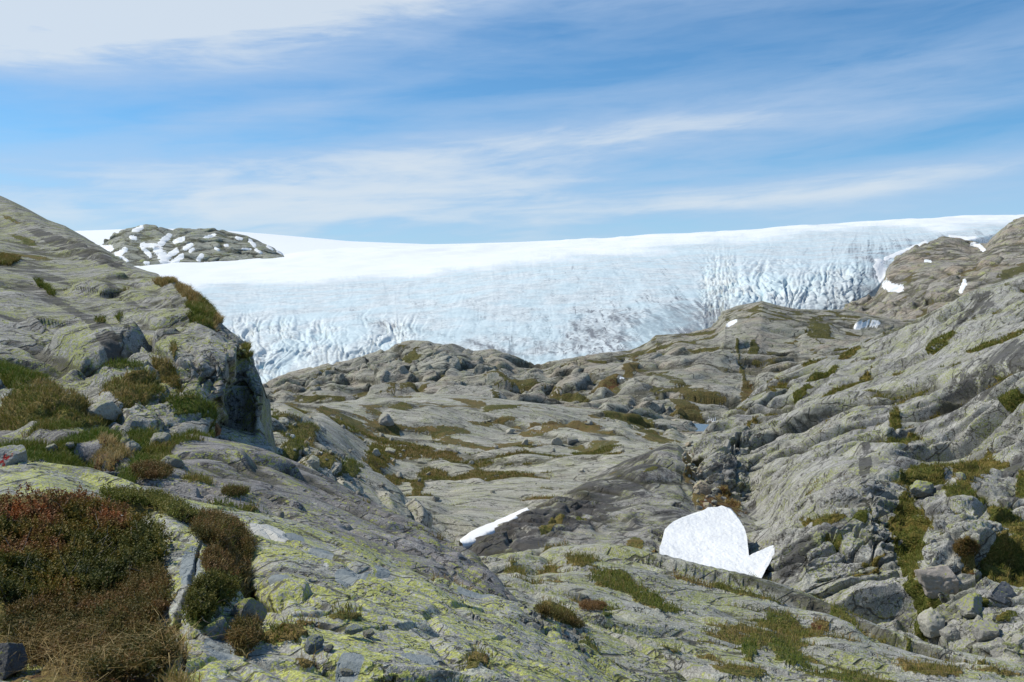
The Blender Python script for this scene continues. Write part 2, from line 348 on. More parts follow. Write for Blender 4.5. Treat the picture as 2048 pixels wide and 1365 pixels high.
# ------------------------------------------------------------------ materials
def new_mat(name):
    m = bpy.data.materials.new(name); m.use_nodes = True; m.node_tree.nodes.clear()
    return m, NT(m.node_tree)
def finish(N, col, rough=0.9, bump=None, bstr=0.5, bdist=0.05, spec=0.25, extra=None):
    b = N.n('ShaderNodeBsdfPrincipled'); N.put(b.inputs['Base Color'], col); N.put(b.inputs['Roughness'], rough)
    N.put(b.inputs['Specular IOR Level'], spec)
    if bump is not None:
        bn = N.n('ShaderNodeBump', None, Strength=bstr, Distance=bdist, Height=bump); N.put(b.inputs['Normal'], bn.outputs[0])
    for k, v in (extra or {}).items(): N.put(b.inputs[k], v)
    o = N.n('ShaderNodeOutputMaterial'); N.t.links.new(b.outputs[0], o.inputs[0])
    return b
def rock_mat(name, s, dark=(0.135, 0.13, 0.125), light=(0.33, 0.32, 0.295), streak_rot=(0, 0, 0), streak=0.5, streak_sc=(0.12, 1.0, 1.0),
             lich=0.5, lich_col=(0.36, 0.40, 0.10), lich_s=1.0, pale=0.3, pale_col=(0.42, 0.44, 0.36), warm=0.0, warm_col=(0.36, 0.235, 0.155),
             spots=0.4, bstr=0.6, green=(0.095, 0.115, 0.022), brown=(0.20, 0.145, 0.05), veg_s=1.0, patch=False, wash=0.25, use_attr=True):
    """s: metres of the main grain of the pattern"""
    m, N = new_mat(name); light = tuple(c * 1.14 for c in light); dark = tuple(c * 1.05 for c in dark)
    tc = N.n('ShaderNodeTexCoord').outputs['Object']
    v = N.mapping(tc, scale=(1 / s, 1 / s, 1 / s))
    vs = N.mapping(N.mapping(tc, rot=streak_rot), scale=tuple(k / s for k in streak_sc))
    n1 = N.noise(v, 0.7, 6, 0.62); n2 = N.noise(v, 3.1, 6, 0.68); n3 = N.noise(v, 14.0, 5, 0.7)
    st = N.noise(vs, 1.3, 6, 0.62, 0.4); st2 = N.noise(vs, 4.5, 5, 0.65, 0.3)
    base = N.mix(N.m('ADD', N.m('MULTIPLY', n1, 0.5), N.m('MULTIPLY', n2, 0.5)), dark, light)
    base = N.mix(N.m('MULTIPLY', N.step(N.m('ADD', N.m('MULTIPLY', n1, 0.4), N.m('MULTIPLY', n2, 0.6)), 0.36, 0.62), 0.55), dark, base) if False else base
    base = N.mix(N.step(N.m('ADD', N.m('MULTIPLY', n2, 0.5), N.m('MULTIPLY', n3, 0.5)), 0.34, 0.64), N.mix(0.45, base, dark), N.mix(0.35, base, light))
    # foliation: darker wet-looking bands and pale quartz-rich ones along the grain of the gneiss
    base = N.mix(N.m('MULTIPLY', N.step(st, 0.50, 0.66), streak), base, tuple(c * 0.52 for c in dark))
    base = N.mix(N.m('MULTIPLY', N.step(st2, 0.54, 0.70), streak * 0.6), base, tuple(c * 0.6 for c in dark))
    base = N.mix(N.m('MULTIPLY', N.step(st2, 0.46, 0.30), streak * 0.5), base, tuple(min(1, c * 1.18) for c in light))
    tp = N.noise(vs, 0.45, 6, 0.66, 0.3); base = N.mix(N.m('MULTIPLY', N.step(tp, 0.54, 0.68), 0.55), base, tuple(c * 0.85 for c in dark)); base = N.mix(N.m('MULTIPLY', N.step(tp, 0.46, 0.34), 0.45), base, tuple(min(1, c * 1.15) for c in light))
    if warm: base = N.mix(N.m('MULTIPLY', N.step(N.noise(v, 0.33, 4, 0.6), 0.44, 0.66), warm), base, warm_col)
    # crustose lichens: a thin grey-green wash, pale rosettes, and the yellow-green map lichen in ragged spots
    wmask = N.step(N.noise(v, 0.9, 5, 0.65), 0.40, 0.62)
    base = N.mix(N.m('MULTIPLY', wmask, wash), base, (0.30, 0.30, 0.225))
    if pale:
        pm = N.m('MULTIPLY', N.step(N.noise(v, 2.3, 5, 0.72), 0.53, 0.60), pale)
        base = N.mix(N.m('MULTIPLY', pm, N.step(n3, 0.35, 0.55)), base, pale_col)
    if lich:
        lv = N.mix(0.10, v, N.noise(v, 9.0, 4, 0.7, col=True), 'LINEAR_LIGHT') if False else v
        ln = N.noise(lv, 15.0 / lich_s, 5, 0.66, 0.2); lb = N.noise(v, 1.1 / lich_s, 4, 0.62)
        lm = N.step(N.m('ADD', N.m('MULTIPLY', ln, 1.0), N.m('MULTIPLY', lb, 0.7)), 0.965 - 0.13 * lich, 0.99 - 0.13 * lich)
        ln2 = N.step(N.noise(v, 30.0 / lich_s, 3, 0.6), 0.36, 0.5)
        lm = N.m('MULTIPLY', N.m('MULTIPLY', lm, ln2), 0.92)
        lc = N.mix(N.step(N.noise(v, 12.0, 3, 0.6), 0.35, 0.65), tuple(c * 0.72 for c in lich_col), lich_col)
        base = N.mix(lm, base, lc)
    if spots:
        sp = N.step(N.voro(v, 8.0), 0.20, 0.12)
        base = N.mix(N.m('MULTIPLY', N.m('MULTIPLY', sp, N.step(n2, 0.5, 0.6)), spots), base, (0.035, 0.033, 0.03))
        wsp = N.step(N.voro(N.mapping(v, loc=(7, 3, 1)), 2.6), 0.13, 0.09)
        base = N.mix(N.m('MULTIPLY', wsp, spots), base, (0.50, 0.52, 0.48))
    n4 = N.noise(v, 46.0, 3, 0.75)
    base = N.mix(0.75, base, N.mix(N.step(n4, 0.34, 0.66), (0.28, 0.28, 0.28), (0.80, 0.80, 0.79)), 'OVERLAY')
    h = N.m('ADD', N.m('ADD', N.m('MULTIPLY', n2, 0.55), N.m('ADD', N.m('MULTIPLY', n3, 0.40), N.m('MULTIPLY', n4, 0.16))), N.m('MULTIPLY', st2, 0.45 * min(1, streak + 0.2)))
    fr = N.voro(N.mix(0.25, vs, N.noise(vs, 1.5, 3, 0.6, col=True), 'LINEAR_LIGHT'), 1.1, 'DISTANCE_TO_EDGE')
    fr2 = N.voro(N.mix(0.35, N.mapping(vs, loc=(3, 5, 9)), N.noise(v, 2.2, 4, 0.6, col=True), 'LINEAR_LIGHT'), 2.7, 'DISTANCE_TO_EDGE')
    jm = N.noise(v, 0.9, 4, 0.6)
    jn = N.noise(v, 6.0, 3, 0.6); joint = N.m('MULTIPLY', N.m('MAXIMUM', N.m('MULTIPLY', N.step(fr, 0.028, 0.006), N.step(jm, 0.40, 0.48)), N.m('MULTIPLY', N.step(fr2, 0.040, 0.008), N.step(jm, 0.60, 0.50))), N.step(jn, 0.34, 0.48))
    h = N.m('SUBTRACT', h, N.m('MULTIPLY', joint, 0.7))
    rough = 0.88
    if use_attr:
        vg, ti, ck = N.attr('veg'), N.attr('tint'), N.attr('crack')
        sn = N.step(N.m('ADD', N.m('MULTIPLY', N.attr('stain'), 0.62), N.m('ADD', N.m('MULTIPLY', N.m('SUBTRACT', st, 0.5), 2.6), N.m('MULTIPLY', N.m('SUBTRACT', st2, 0.5), 1.6))), 0.20, 0.56)     # dark water stains, and shade painted on the right slope's wall
        base = N.mix(N.m('MULTIPLY', N.m('MULTIPLY', sn, N.step(N.attr('stain'), 0.02, 0.3)), 0.85), base, N.mix(st2, tuple(c * 0.35 for c in dark), tuple(c * 0.95 for c in dark)))
        # joints hold black soil and moss
        base = N.mix(N.m('MULTIPLY', N.step(N.m('ADD', N.m('MULTIPLY', ck, 0.75), N.m('MULTIPLY', N.m('SUBTRACT', n2, 0.5), 1.2)), 0.42, 0.80), 0.75), base, (0.045, 0.043, 0.025))
        base = N.mix(N.m('MULTIPLY', joint, 0.8), base, (0.045, 0.042, 0.034))
        if patch:                                   # bleached oval stains and slate-blue flakes on the near slab
            pa, pb = N.attr('white'), N.attr('slate')
            base = N.mix(N.step(N.m('ADD', pa, N.m('MULTIPLY', N.m('SUBTRACT', n3, 0.5), 0.35)), 0.45, 0.55), base, N.mix(n3, (0.42, 0.42, 0.38), (0.62, 0.61, 0.57)))
            base = N.mix(N.step(N.m('ADD', pb, N.m('ADD', N.m('MULTIPLY', N.m('SUBTRACT', n2, 0.5), 1.5), N.m('MULTIPLY', N.m('SUBTRACT', n3, 0.5), 0.8))), 0.50, 0.60), base, N.mix(n3, (0.17, 0.20, 0.205), (0.30, 0.325, 0.325)))
        g0 = N.noise(v, 2.2 * veg_s, 4, 0.7); g1 = N.noise(v, 6.0 * veg_s, 5, 0.7); g2 = N.noise(v, 22.0 * veg_s, 4, 0.7)
        t = N.m('ADD', ti, N.m('ADD', N.m('MULTIPLY', N.m('SUBTRACT', g1, 0.5), 1.0), N.m('MULTIPLY', N.m('SUBTRACT', g0, 0.5), 1.4)), clamp=True)
        vc = N.mix(N.step(t, 0.25, 0.75), green, brown)
        vc = N.mix(N.step(t, 0.80, 1.0), vc, (0.10, 0.035, 0.02))
        vc = N.mix(N.m('MULTIPLY', N.step(g2, 0.52, 0.34), 0.75), vc, tuple(c * 0.45 for c in green))
        vc = N.mix(N.m('MULTIPLY', N.step(g2, 0.54, 0.66), 0.6), vc, (0.36, 0.28, 0.09))
        vm = N.step(N.m('ADD', vg, N.m('ADD', N.m('MULTIPLY', N.m('SUBTRACT', g0, 0.52), 1.6), N.m('ADD', N.m('MULTIPLY', N.m('SUBTRACT', g1, 0.5), 1.2), N.m('MULTIPLY', N.m('SUBTRACT', g2, 0.5), 0.9)))), 0.44, 0.60)
        base = N.mix(vm, base, vc)
        h = N.m('ADD', h, N.m('MULTIPLY', vm, N.m('ADD', N.m('MULTIPLY', g2, 1.5), g1)))
    finish(N, base, rough, h, bstr, 0.12 * s, 0.2)
    return m

STK = (math.radians(10), math.radians(-22), math.radians(20))
M_FG = rock_mat('lichened_gneiss_near', 0.55, dark=(0.105, 0.105, 0.10), light=(0.40, 0.395, 0.365), streak_rot=(0, math.radians(24), math.radians(-25)), streak=0.30,
                lich=0.9, lich_col=(0.43, 0.45, 0.12), pale=0.6, spots=0.45, patch=True, wash=0.22)
M_FG2 = rock_mat('grey_gneiss_slab', 0.9, dark=(0.12, 0.112, 0.11), light=(0.27, 0.255, 0.25), streak_rot=(0, math.radians(24), math.radians(-35)), streak=0.8, streak_sc=(0.08, 1, 1),
                 lich=0.35, lich_col=(0.34, 0.36, 0.10), pale=0.15, spots=0.3, patch=True, wash=0.12)
M_B = rock_mat('lichened_gneiss_mid', 1.2, dark=(0.12, 0.118, 0.11), light=(0.41, 0.40, 0.36), streak_rot=(0, math.radians(14), math.radians(-25)), streak=0.4,
               lich=0.6, lich_col=(0.32, 0.34, 0.12), pale=0.4, spots=0.3, wash=0.5)
M_C = rock_mat('left_hill_gneiss', 1.6, dark=(0.105, 0.10, 0.095), light=(0.38, 0.365, 0.335), streak_rot=(0, math.radians(28), math.radians(-20)), streak=0.65, streak_sc=(0.10, 1, 1),
               lich=0.6, lich_col=(0.31, 0.33, 0.10), pale=0.3, spots=0.25, wash=0.2)
M_D = rock_mat('valley_gneiss', 3.2, dark=(0.19, 0.18, 0.158), light=(0.47, 0.45, 0.39), streak_rot=(0, math.radians(-6), 0), streak=0.35, streak_sc=(0.25, 1, 1.2),
               lich=0.25, lich_col=(0.30, 0.32, 0.13), pale=0.4, spots=0.25, wash=0.45, brown=(0.20, 0.14, 0.055), green=(0.095, 0.10, 0.028))
M_G = rock_mat('tilted_slab_gneiss', 3.0, dark=(0.085, 0.08, 0.078), light=(0.32, 0.305, 0.285), streak_rot=(0, math.radians(30), math.radians(-38)), streak=1.0, streak_sc=(0.05, 0.8, 0.8),
               lich=0.35, lich_col=(0.30, 0.32, 0.12), pale=0.3, spots=0.15, wash=0.3)
M_F = rock_mat('right_slope_gneiss', 2.6, dark=(0.105, 0.102, 0.10), light=(0.41, 0.40, 0.375), streak_rot=(0, math.radians(32), math.radians(-30)), streak=0.6, streak_sc=(0.10, 1, 1),
               lich=0.4, lich_col=(0.29, 0.31, 0.12), pale=0.3, spots=0.4, wash=0.3, brown=(0.19, 0.14, 0.035), green=(0.085, 0.10, 0.018))
M_E = rock_mat('ridge_gneiss', 9.0, dark=(0.145, 0.137, 0.12), light=(0.38, 0.36, 0.31), streak_rot=(0, math.radians(20), 0), streak=0.6, streak_sc=(0.3, 1, 1),
               lich=0.2, lich_col=(0.25, 0.26, 0.13), pale=0.2, warm=0.4, warm_col=(0.33, 0.24, 0.17), spots=0.2, wash=0.4, green=(0.09, 0.09, 0.025), brown=(0.14, 0.105, 0.04))
M_E3 = rock_mat('far_right_hill_gneiss', 12.0, dark=(0.15, 0.137, 0.122), light=(0.34, 0.315, 0.28), streak_rot=(0, math.radians(30), 0), streak=0.7, streak_sc=(0.25, 1, 1),
                lich=0.1, pale=0.1, warm=0.5, warm_col=(0.34, 0.25, 0.18), spots=0.1, wash=0.2, green=(0.10, 0.10, 0.04), brown=(0.16, 0.12, 0.06))
M_K = rock_mat('nunatak_rock', 40.0, dark=(0.19, 0.19, 0.17), light=(0.33, 0.33, 0.28), streak=0.2, lich=0.1, pale=0.2, spots=0.1, wash=0.3, streak_rot=(0, 0, 0), green=(0.15, 0.16, 0.09), brown=(0.2, 0.19, 0.12))
def snow_mat(name, s, col=(0.79, 0.80, 0.80), dirty=0.15):
    m, N = new_mat(name)
    tc = N.n('ShaderNodeTexCoord').outputs['Object']; v = N.mapping(tc, scale=(1 / s,) * 3)
    n = N.noise(v, 2.0, 8, 0.7); c = N.voro(N.mapping(v, scale=(1, 1, 1)), 5.0, 'SMOOTH_F1')
    base = N.mix(N.m('MULTIPLY', N.step(n, 0.48, 0.75), dirty), col, (0.50, 0.48, 0.44))
    finish(N, base, 0.7, N.m('ADD', N.m('MULTIPLY', c, 0.8), N.m('MULTIPLY', n, 1.0)), 0.35, 0.14 * s, 0.3)
    return m
M_SNOW = snow_mat('old_snow', 1.4, dirty=0.25)
M_SNOWF = snow_mat('far_snow', 12.0)

def ice_mat():
    m, N = new_mat('glacier_ice')
    tc = N.n('ShaderNodeTexCoord').outputs['Object']; v = N.mapping(tc, scale=(1 / 40.0,) * 3)
    di, bl, fi = N.attr('dirt'), N.attr('blue'), N.attr('firn')
    n = N.noise(v, 2.2, 8, 0.66); n2 = N.noise(v, 9.0, 4, 0.6)
    base = N.mix(N.step(n, 0.35, 0.7), (0.68, 0.73, 0.735), (0.47, 0.525, 0.54))
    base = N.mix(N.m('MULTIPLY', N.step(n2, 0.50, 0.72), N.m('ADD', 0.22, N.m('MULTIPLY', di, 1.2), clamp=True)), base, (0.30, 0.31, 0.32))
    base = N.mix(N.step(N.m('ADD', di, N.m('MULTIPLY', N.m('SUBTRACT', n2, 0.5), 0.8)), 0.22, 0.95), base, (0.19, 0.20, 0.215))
    base = N.mix(N.m('MULTIPLY', N.step(N.noise(v, 0.6, 5, 0.6), 0.42, 0.60), 0.5), base, (0.53, 0.68, 0.73))
    base = N.mix(N.step(N.m('ADD', bl, N.m('MULTIPLY', N.m('SUBTRACT', n, 0.5), 0.5)), 0.35, 1.0), base, (0.36, 0.66, 0.76))
    fm = N.step(N.m('ADD', fi, N.m('ADD', N.m('MULTIPLY', N.m('SUBTRACT', n, 0.5), 0.8), N.m('MULTIPLY', N.m('SUBTRACT', n2, 0.5), 0.4))), 0.30, 0.85)
    base = N.mix(fm, base, (0.83, 0.845, 0.85))
    hb = N.m('MULTIPLY', N.m('ADD', N.m('MULTIPLY', n, 1.0), N.m('MULTIPLY', n2, 0.4)), N.m('SUBTRACT', 1.0, N.m('MULTIPLY', fm, 0.85)))
    finish(N, base, 0.6, hb, 0.08, 2.0, 0.3)
    return m
M_ICE = ice_mat()

# ------------------------------------------------------------------ the land
# 1. far ice dome behind everything
def ln(*a): return [(a[i], a[i + 1], a[i + 2]) for i in range(0, len(a), 3)]
def ice_attrs(S, **k):
    z = np.zeros(S.shape, F32)
    return {'dirt': k.get('dirt', z), 'blue': k.get('blue', z), 'firn': k.get('firn', z + 1)}
S = loft([ln(-500, 560, 4600, 1024, 560, 4900, 2600, 540, 4900),
          ln(-500, 500, 5600, 300, 505, 5600, 620, 512, 5600, 1024, 516, 5600, 2600, 520, 5600),
          ln(-500, 480, 7500, 100, 464, 7500, 300, 457, 7500, 440, 461, 7500, 560, 471, 7500, 700, 483, 7500, 860, 489, 7500, 1000, 486, 7500, 1150, 480, 7400, 1240, 474, 7400, 1300, 468, 7400, 1400, 466, 7400, 1460, 470, 7400, 1600, 480, 7400, 2600, 480, 7400),
          ln(-500, 520, 12000, 1024, 520, 12000, 2600, 520, 12000)], -500, 2600, 500, [16, 26, 12], sm=4)
S.P = S.P + np.stack([np.zeros(S.shape), np.zeros(S.shape), fbm(S.P.astype(F32) / F32(900), 3) * 8], -1)
at = ice_attrs(S); o = link_mesh('ice_cap', S.P.reshape(-1, 3), grid_faces(*S.shape), M_ICE, attrs={k: np.asarray(v, F32).ravel() for k, v in at.items()}); tag(o, kind='structure')

# 2. the glacier that spills over the edge of the plateau
gl_sky = ln(-300, 534, 3600, 150, 534, 3600, 270, 530, 3600, 400, 522, 3700, 570, 512, 3900, 640, 500, 4100, 700, 496, 4200, 900, 493, 4300, 1100, 485, 4300, 1240, 476, 4300,
            1430, 466, 4300, 1600, 452, 4300, 1800, 440, 4300, 2000, 432, 4300, 2100, 431, 4300, 2500, 428, 4300)
S = loft([ln(-300, 900, 820, 500, 900, 820, 1100, 830, 830, 1420, 740, 880, 1500, 700, 960, 1700, 660, 1060, 2048, 600, 1500, 2500, 560, 1600),
          ln(-300, 800, 900, 500, 790, 900, 900, 760, 900, 1100, 735, 900, 1300, 695, 920, 1430, 640, 1000, 1480, 612, 1030, 1560, 622, 1040, 1700, 612, 1080, 1770, 560, 1200, 1790, 520, 1350, 1900, 490, 1600, 2000, 465, 1900, 2500, 470, 2000),
          ln(-300, 690, 1060, 500, 680, 1060, 900, 650, 1050, 1100, 640, 1040, 1300, 610, 1080, 1400, 585, 1160, 1440, 560, 1220, 1550, 555, 1180, 1650, 550, 1200, 1740, 520, 1350, 1850, 490, 1700, 1980, 458, 2200, 2500, 455, 2400),
          ln(-300, 600, 1400, 500, 600, 1400, 800, 590, 1350, 1000, 565, 1350, 1200, 540, 1450, 1400, 524, 1560, 1500, 519, 1560, 1650, 510, 1600, 1800, 480, 1900, 1980, 448, 2500, 2500, 445, 2700),
          ln(-300, 560, 2000, 200, 560, 2000, 500, 563, 1950, 800, 548, 1900, 1000, 530, 1900, 1300, 503, 2100, 1600, 475, 2300, 1900, 452, 2700, 2500, 440, 3000),
          ln(-300, 545, 2700, 270, 541, 2700, 570, 530, 2800, 800, 515, 2900, 1000, 508, 2900, 1300, 485, 3100, 1600, 462, 3200, 1900, 444, 3400, 2500, 434, 3500),
          gl_sky,
          ln(-300, 640, 5200, 2500, 560, 5200)], -300, 2500, 1300, [20, 110, 110, 70, 60, 50, 8], sm=5)
S0 = S; P = S.P.astype(F32); n = normals(S.P)
# s runs across the direction in which the ice flows, q along it; the fan of flow bends as in the photograph
PX, PY = S.px.astype(F32), S.py.astype(F32)
bend = sst(PX, 820, 1330) * (1 - sst(PX, 1400, 1470))
s_ = PX * 0.030 + (PY - 560) * 0.030 * (-1.15 * bend + 0.25 * (1 - sst(PX, 500, 800)) + 0.15 * sst(PX, 1480, 1700) - 1.6 * sst(PX, 1700, 1850))
q_ = (PY - 560) * 0.030 + PX * 0.02 * bend
fm_ = fbm(np.stack([PX * 0.008, PY * 0.016, PX * 0], -1).astype(F32), 3, seed=71)
fallL = sst(PY + fm_ * 70, 615, 690) * (1 - sst(PX + fm_ * 100, 760, 900)) * (0.35 + 0.65 * sst(fm_, -0.25, 0.2))
fallR = sst(PY + fm_ * 20, 510, 550) * sst(PX, 1380, 1440) * (1 - sst(PX, 1680, 1760)) * (0.5 + 0.5 * sst(fm_, -0.25, 0.2))
fall = np.clip(fallL + fallR, 0, 1)
firn = 1 - sst(PY - np.interp(PX, [-300, 270, 600, 800, 1000, 1200, 1400, 1700, 2100, 2500], [590, 574, 562, 552, 530, 508, 482, 456, 440, 432]).astype(F32) + fbm(np.stack([PX * 0.006, PY * 0.03, PX * 0], -1).astype(F32), 5, 0.6, seed=91) * 34, -26, 34)
C3 = np.stack([s_, q_, s_ * 0], -1).astype(F32)
wq = C3 + np.stack([fbm(C3 * F32(0.45), 3, seed=1), fbm(C3 * F32(0.45), 3, seed=2), C3[..., 0] * 0], -1) * F32(1.7)
d1 = 1 - np.abs(perlin(wq * np.array([1.15, 0.34, 1], F32), 11)) * 2.4           # sharp seracs and slots in the icefalls
d2 = 1 - np.abs(perlin(wq * np.array([2.6, 0.9, 1], F32) + 9, 12)) * 2.4
d3 = fbm(wq * np.array([5.5, 1.6, 1], F32), 3, 0.6, seed=14)
d4 = fbm(wq * np.array([1.3, 0.35, 1], F32), 4, 0.55, seed=18)
slot = (0.7 * sst(d1, 0.66, 0.98) + 0.8 * sst(d2, 0.70, 1.0)) * sst(fbm(wq * F32(0.7) + 31, 2, seed=16), -0.3, 0.15)
side = sst(PY, 590, 680) * bend
wgt = (1 - firn)
dist = P[..., 1] / 1000
disp = wgt * dist * (-slot * 6.0 * fall + d3 * (0.40 + 1.5 * fall + 0.5 * side) + d4 * (0.6 + 3.5 * fall + 1.2 * side)) + fbm(P / F32(260), 3, seed=4) * 5 * dist
cells = worley(np.stack([PX * 0.055, PY * 0.085, s_ * 0], -1).astype(F32) + fbm(C3, 3)[..., None] * F32(0.5), 21)
disp = disp - wgt * dist * (1 - sst(cells[1] - cells[0], 0.0, 0.16)) * (0.12 + 1.6 * fall)
S.P = S.P + n * disp[..., None]
w0 = C3 + np.stack([fbm(C3 * F32(0.35), 3, seed=1), C3[..., 0] * 0, C3[..., 0] * 0], -1) * F32(0.9)
stre = fbm(w0 * np.array([3.4, 0.28, 1], F32) + 3, 5, 0.66, seed=33); stre2 = fbm(w0 * np.array([1.0, 0.14, 1], F32), 3, 0.6, seed=36)
lines = sst(1 - np.abs(perlin(w0 * np.array([4.2, 0.5, 1], F32), 61)) * 3.0, 0.55, 0.95) * sst(fbm(w0 * np.array([1.3, 0.5, 1], F32) + 5, 3, 0.6, seed=62), 0.0, 0.3)
lines = np.maximum(lines, 0.8 * sst(1 - np.abs(perlin(w0 * np.array([8.5, 1.1, 1], F32) + 40, 63)) * 2.6, 0.55, 0.95) * sst(fbm(w0 * np.array([2.0, 0.9, 1], F32) + 25, 3, 0.6, seed=64), 0.05, 0.3))
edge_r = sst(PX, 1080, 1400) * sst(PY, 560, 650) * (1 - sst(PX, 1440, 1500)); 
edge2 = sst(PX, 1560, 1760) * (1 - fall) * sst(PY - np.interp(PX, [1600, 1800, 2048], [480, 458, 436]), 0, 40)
dirt = np.clip((0.14 + 0.12 * sst(PY, 560, 720) + 0.42 * edge_r + 0.35 * edge2 + 0.14 * side + 0.05 * fall) + (stre * 1.0 + stre2 * 0.5) * (0.30 + 0.55 * edge_r + 0.5 * edge2 + 0.3 * side), 0, 1)  # grime streaks; darkening downslope and in the icefalls paints the dome's rounded shading
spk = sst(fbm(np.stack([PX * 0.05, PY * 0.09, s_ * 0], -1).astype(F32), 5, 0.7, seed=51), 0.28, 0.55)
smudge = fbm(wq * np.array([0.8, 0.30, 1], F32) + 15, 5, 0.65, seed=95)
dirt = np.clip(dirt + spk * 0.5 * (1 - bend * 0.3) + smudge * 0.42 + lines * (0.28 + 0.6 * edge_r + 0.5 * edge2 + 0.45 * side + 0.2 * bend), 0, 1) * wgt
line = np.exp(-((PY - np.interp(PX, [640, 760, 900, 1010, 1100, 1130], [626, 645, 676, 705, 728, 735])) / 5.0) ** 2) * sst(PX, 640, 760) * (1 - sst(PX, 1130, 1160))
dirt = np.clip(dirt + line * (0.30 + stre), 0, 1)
blue = np.clip(slot * fall * 0.75 + fall * sst(d4, 0.0, 0.5) * 0.22, 0, 1) * (0.75 + 0.5 * stre2) * (1 - 0.5 * edge_r)
wst = sst(stre2 + 0.5 * stre, 0.34, 0.5) * edge2 + sst(stre2, 0.30, 0.4) * edge_r * 0.7
firn2 = np.clip(np.maximum(firn, wst), 0, 1)
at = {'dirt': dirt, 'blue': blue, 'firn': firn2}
S.N = normals(S.P); S_J = S
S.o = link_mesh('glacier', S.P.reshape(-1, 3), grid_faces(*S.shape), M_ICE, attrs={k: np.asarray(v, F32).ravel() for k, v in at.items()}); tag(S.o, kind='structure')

# 3. the rocky nunatak that rises out of the snow on the left
S = loft([ln(120, 600, 2950, 700, 600, 2950),
          ln(120, 548, 3150, 215, 545, 3150, 265, 536, 3200, 400, 530, 3250, 560, 522, 3300, 575, 525, 3300, 700, 560, 3300),
          ln(120, 545, 3400, 195, 520, 3400, 240, 502, 3400, 330, 492, 3420, 430, 488, 3430, 520, 503, 3400, 565, 517, 3400, 590, 545, 3400, 700, 560, 3400),
          ln(120, 540, 3700, 170, 520, 3650, 196, 494, 3650, 217, 478, 3650, 242, 460, 3700, 265, 455, 3700, 292, 449, 3700, 315, 452, 3700, 333, 458, 3700, 348, 463, 3700, 356, 456, 3700, 390, 458, 3700, 432, 457, 3700, 452, 463, 3700, 495, 472, 3650, 525, 486, 3600, 548, 496, 3550, 565, 508, 3500, 585, 540, 3450, 700, 560, 3450),
          ln(120, 600, 4300, 700, 600, 4300)], 120, 700, 520, [10, 50, 70, 24], sm=2)
rockify(S, 48, (0, 20, 0), amp=1.0, seed=5, block=0.26, crack=0.20, low=0.15, fine=0.07, smoothness=0.2, second=0.7)
veg(S, [], (0.62, 0.2, 0.3, 0.3), L=60)
build(S, 'nunatak_hill', M_K, kind='structure'); S_K = S

# 4. the far hill on the right with the glacier's edge against it
S = loft([ln(1560, 800, 560, 1700, 760, 600, 2048, 660, 600, 2500, 560, 600),
          ln(1560, 690, 760, 1650, 655, 760, 1760, 650, 740, 1900, 610, 720, 2048, 580, 720, 2500, 500, 720),
          ln(1560, 680, 900, 1650, 640, 880, 1760, 610, 860, 1850, 570, 860, 1950, 530, 880, 2048, 500, 900, 2500, 430, 900),
          ln(1560, 690, 960, 1640, 650, 960, 1680, 622, 960, 1700, 606, 960, 1725, 597, 960, 1752, 590, 960, 1768, 566, 1000, 1776, 532, 1040, 1800, 510, 1060, 1828, 494, 1080, 1860, 484, 1100, 1886, 473, 1120, 1915, 476, 1120, 1945, 484, 1120, 1972, 488, 1100, 1985, 475, 1080, 2000, 462, 1080, 2020, 445, 1080, 2045, 434, 1080, 2200, 400, 1080, 2500, 380, 1080),
          ln(1560, 900, 1300, 1760, 800, 1300, 2048, 620, 1300, 2500, 520, 1400)], 1560, 2500, 560, [16, 90, 90, 16], sm=2)
rockify(S, 15, (0, 38, -20), amp=1.0, seed=9, stretch=(0.35, 1, 1), block=0.40, crack=0.28, low=0.35, fine=0.09, smoothness=0.22, second=0.7, ledge=0.36)
veg(S, [(2030, 540, 40, 10, -20, 0.2, 0.9), (1925, 555, 6, 26, 10, 0.4, 0.6), (1860, 600, 10, 24, 30, 0.4, 0.5)], (0.78, 0.3, 0.35, 0.4), L=22)
build(S, 'far_hill', M_E3, kind='structure'); S_E3 = S

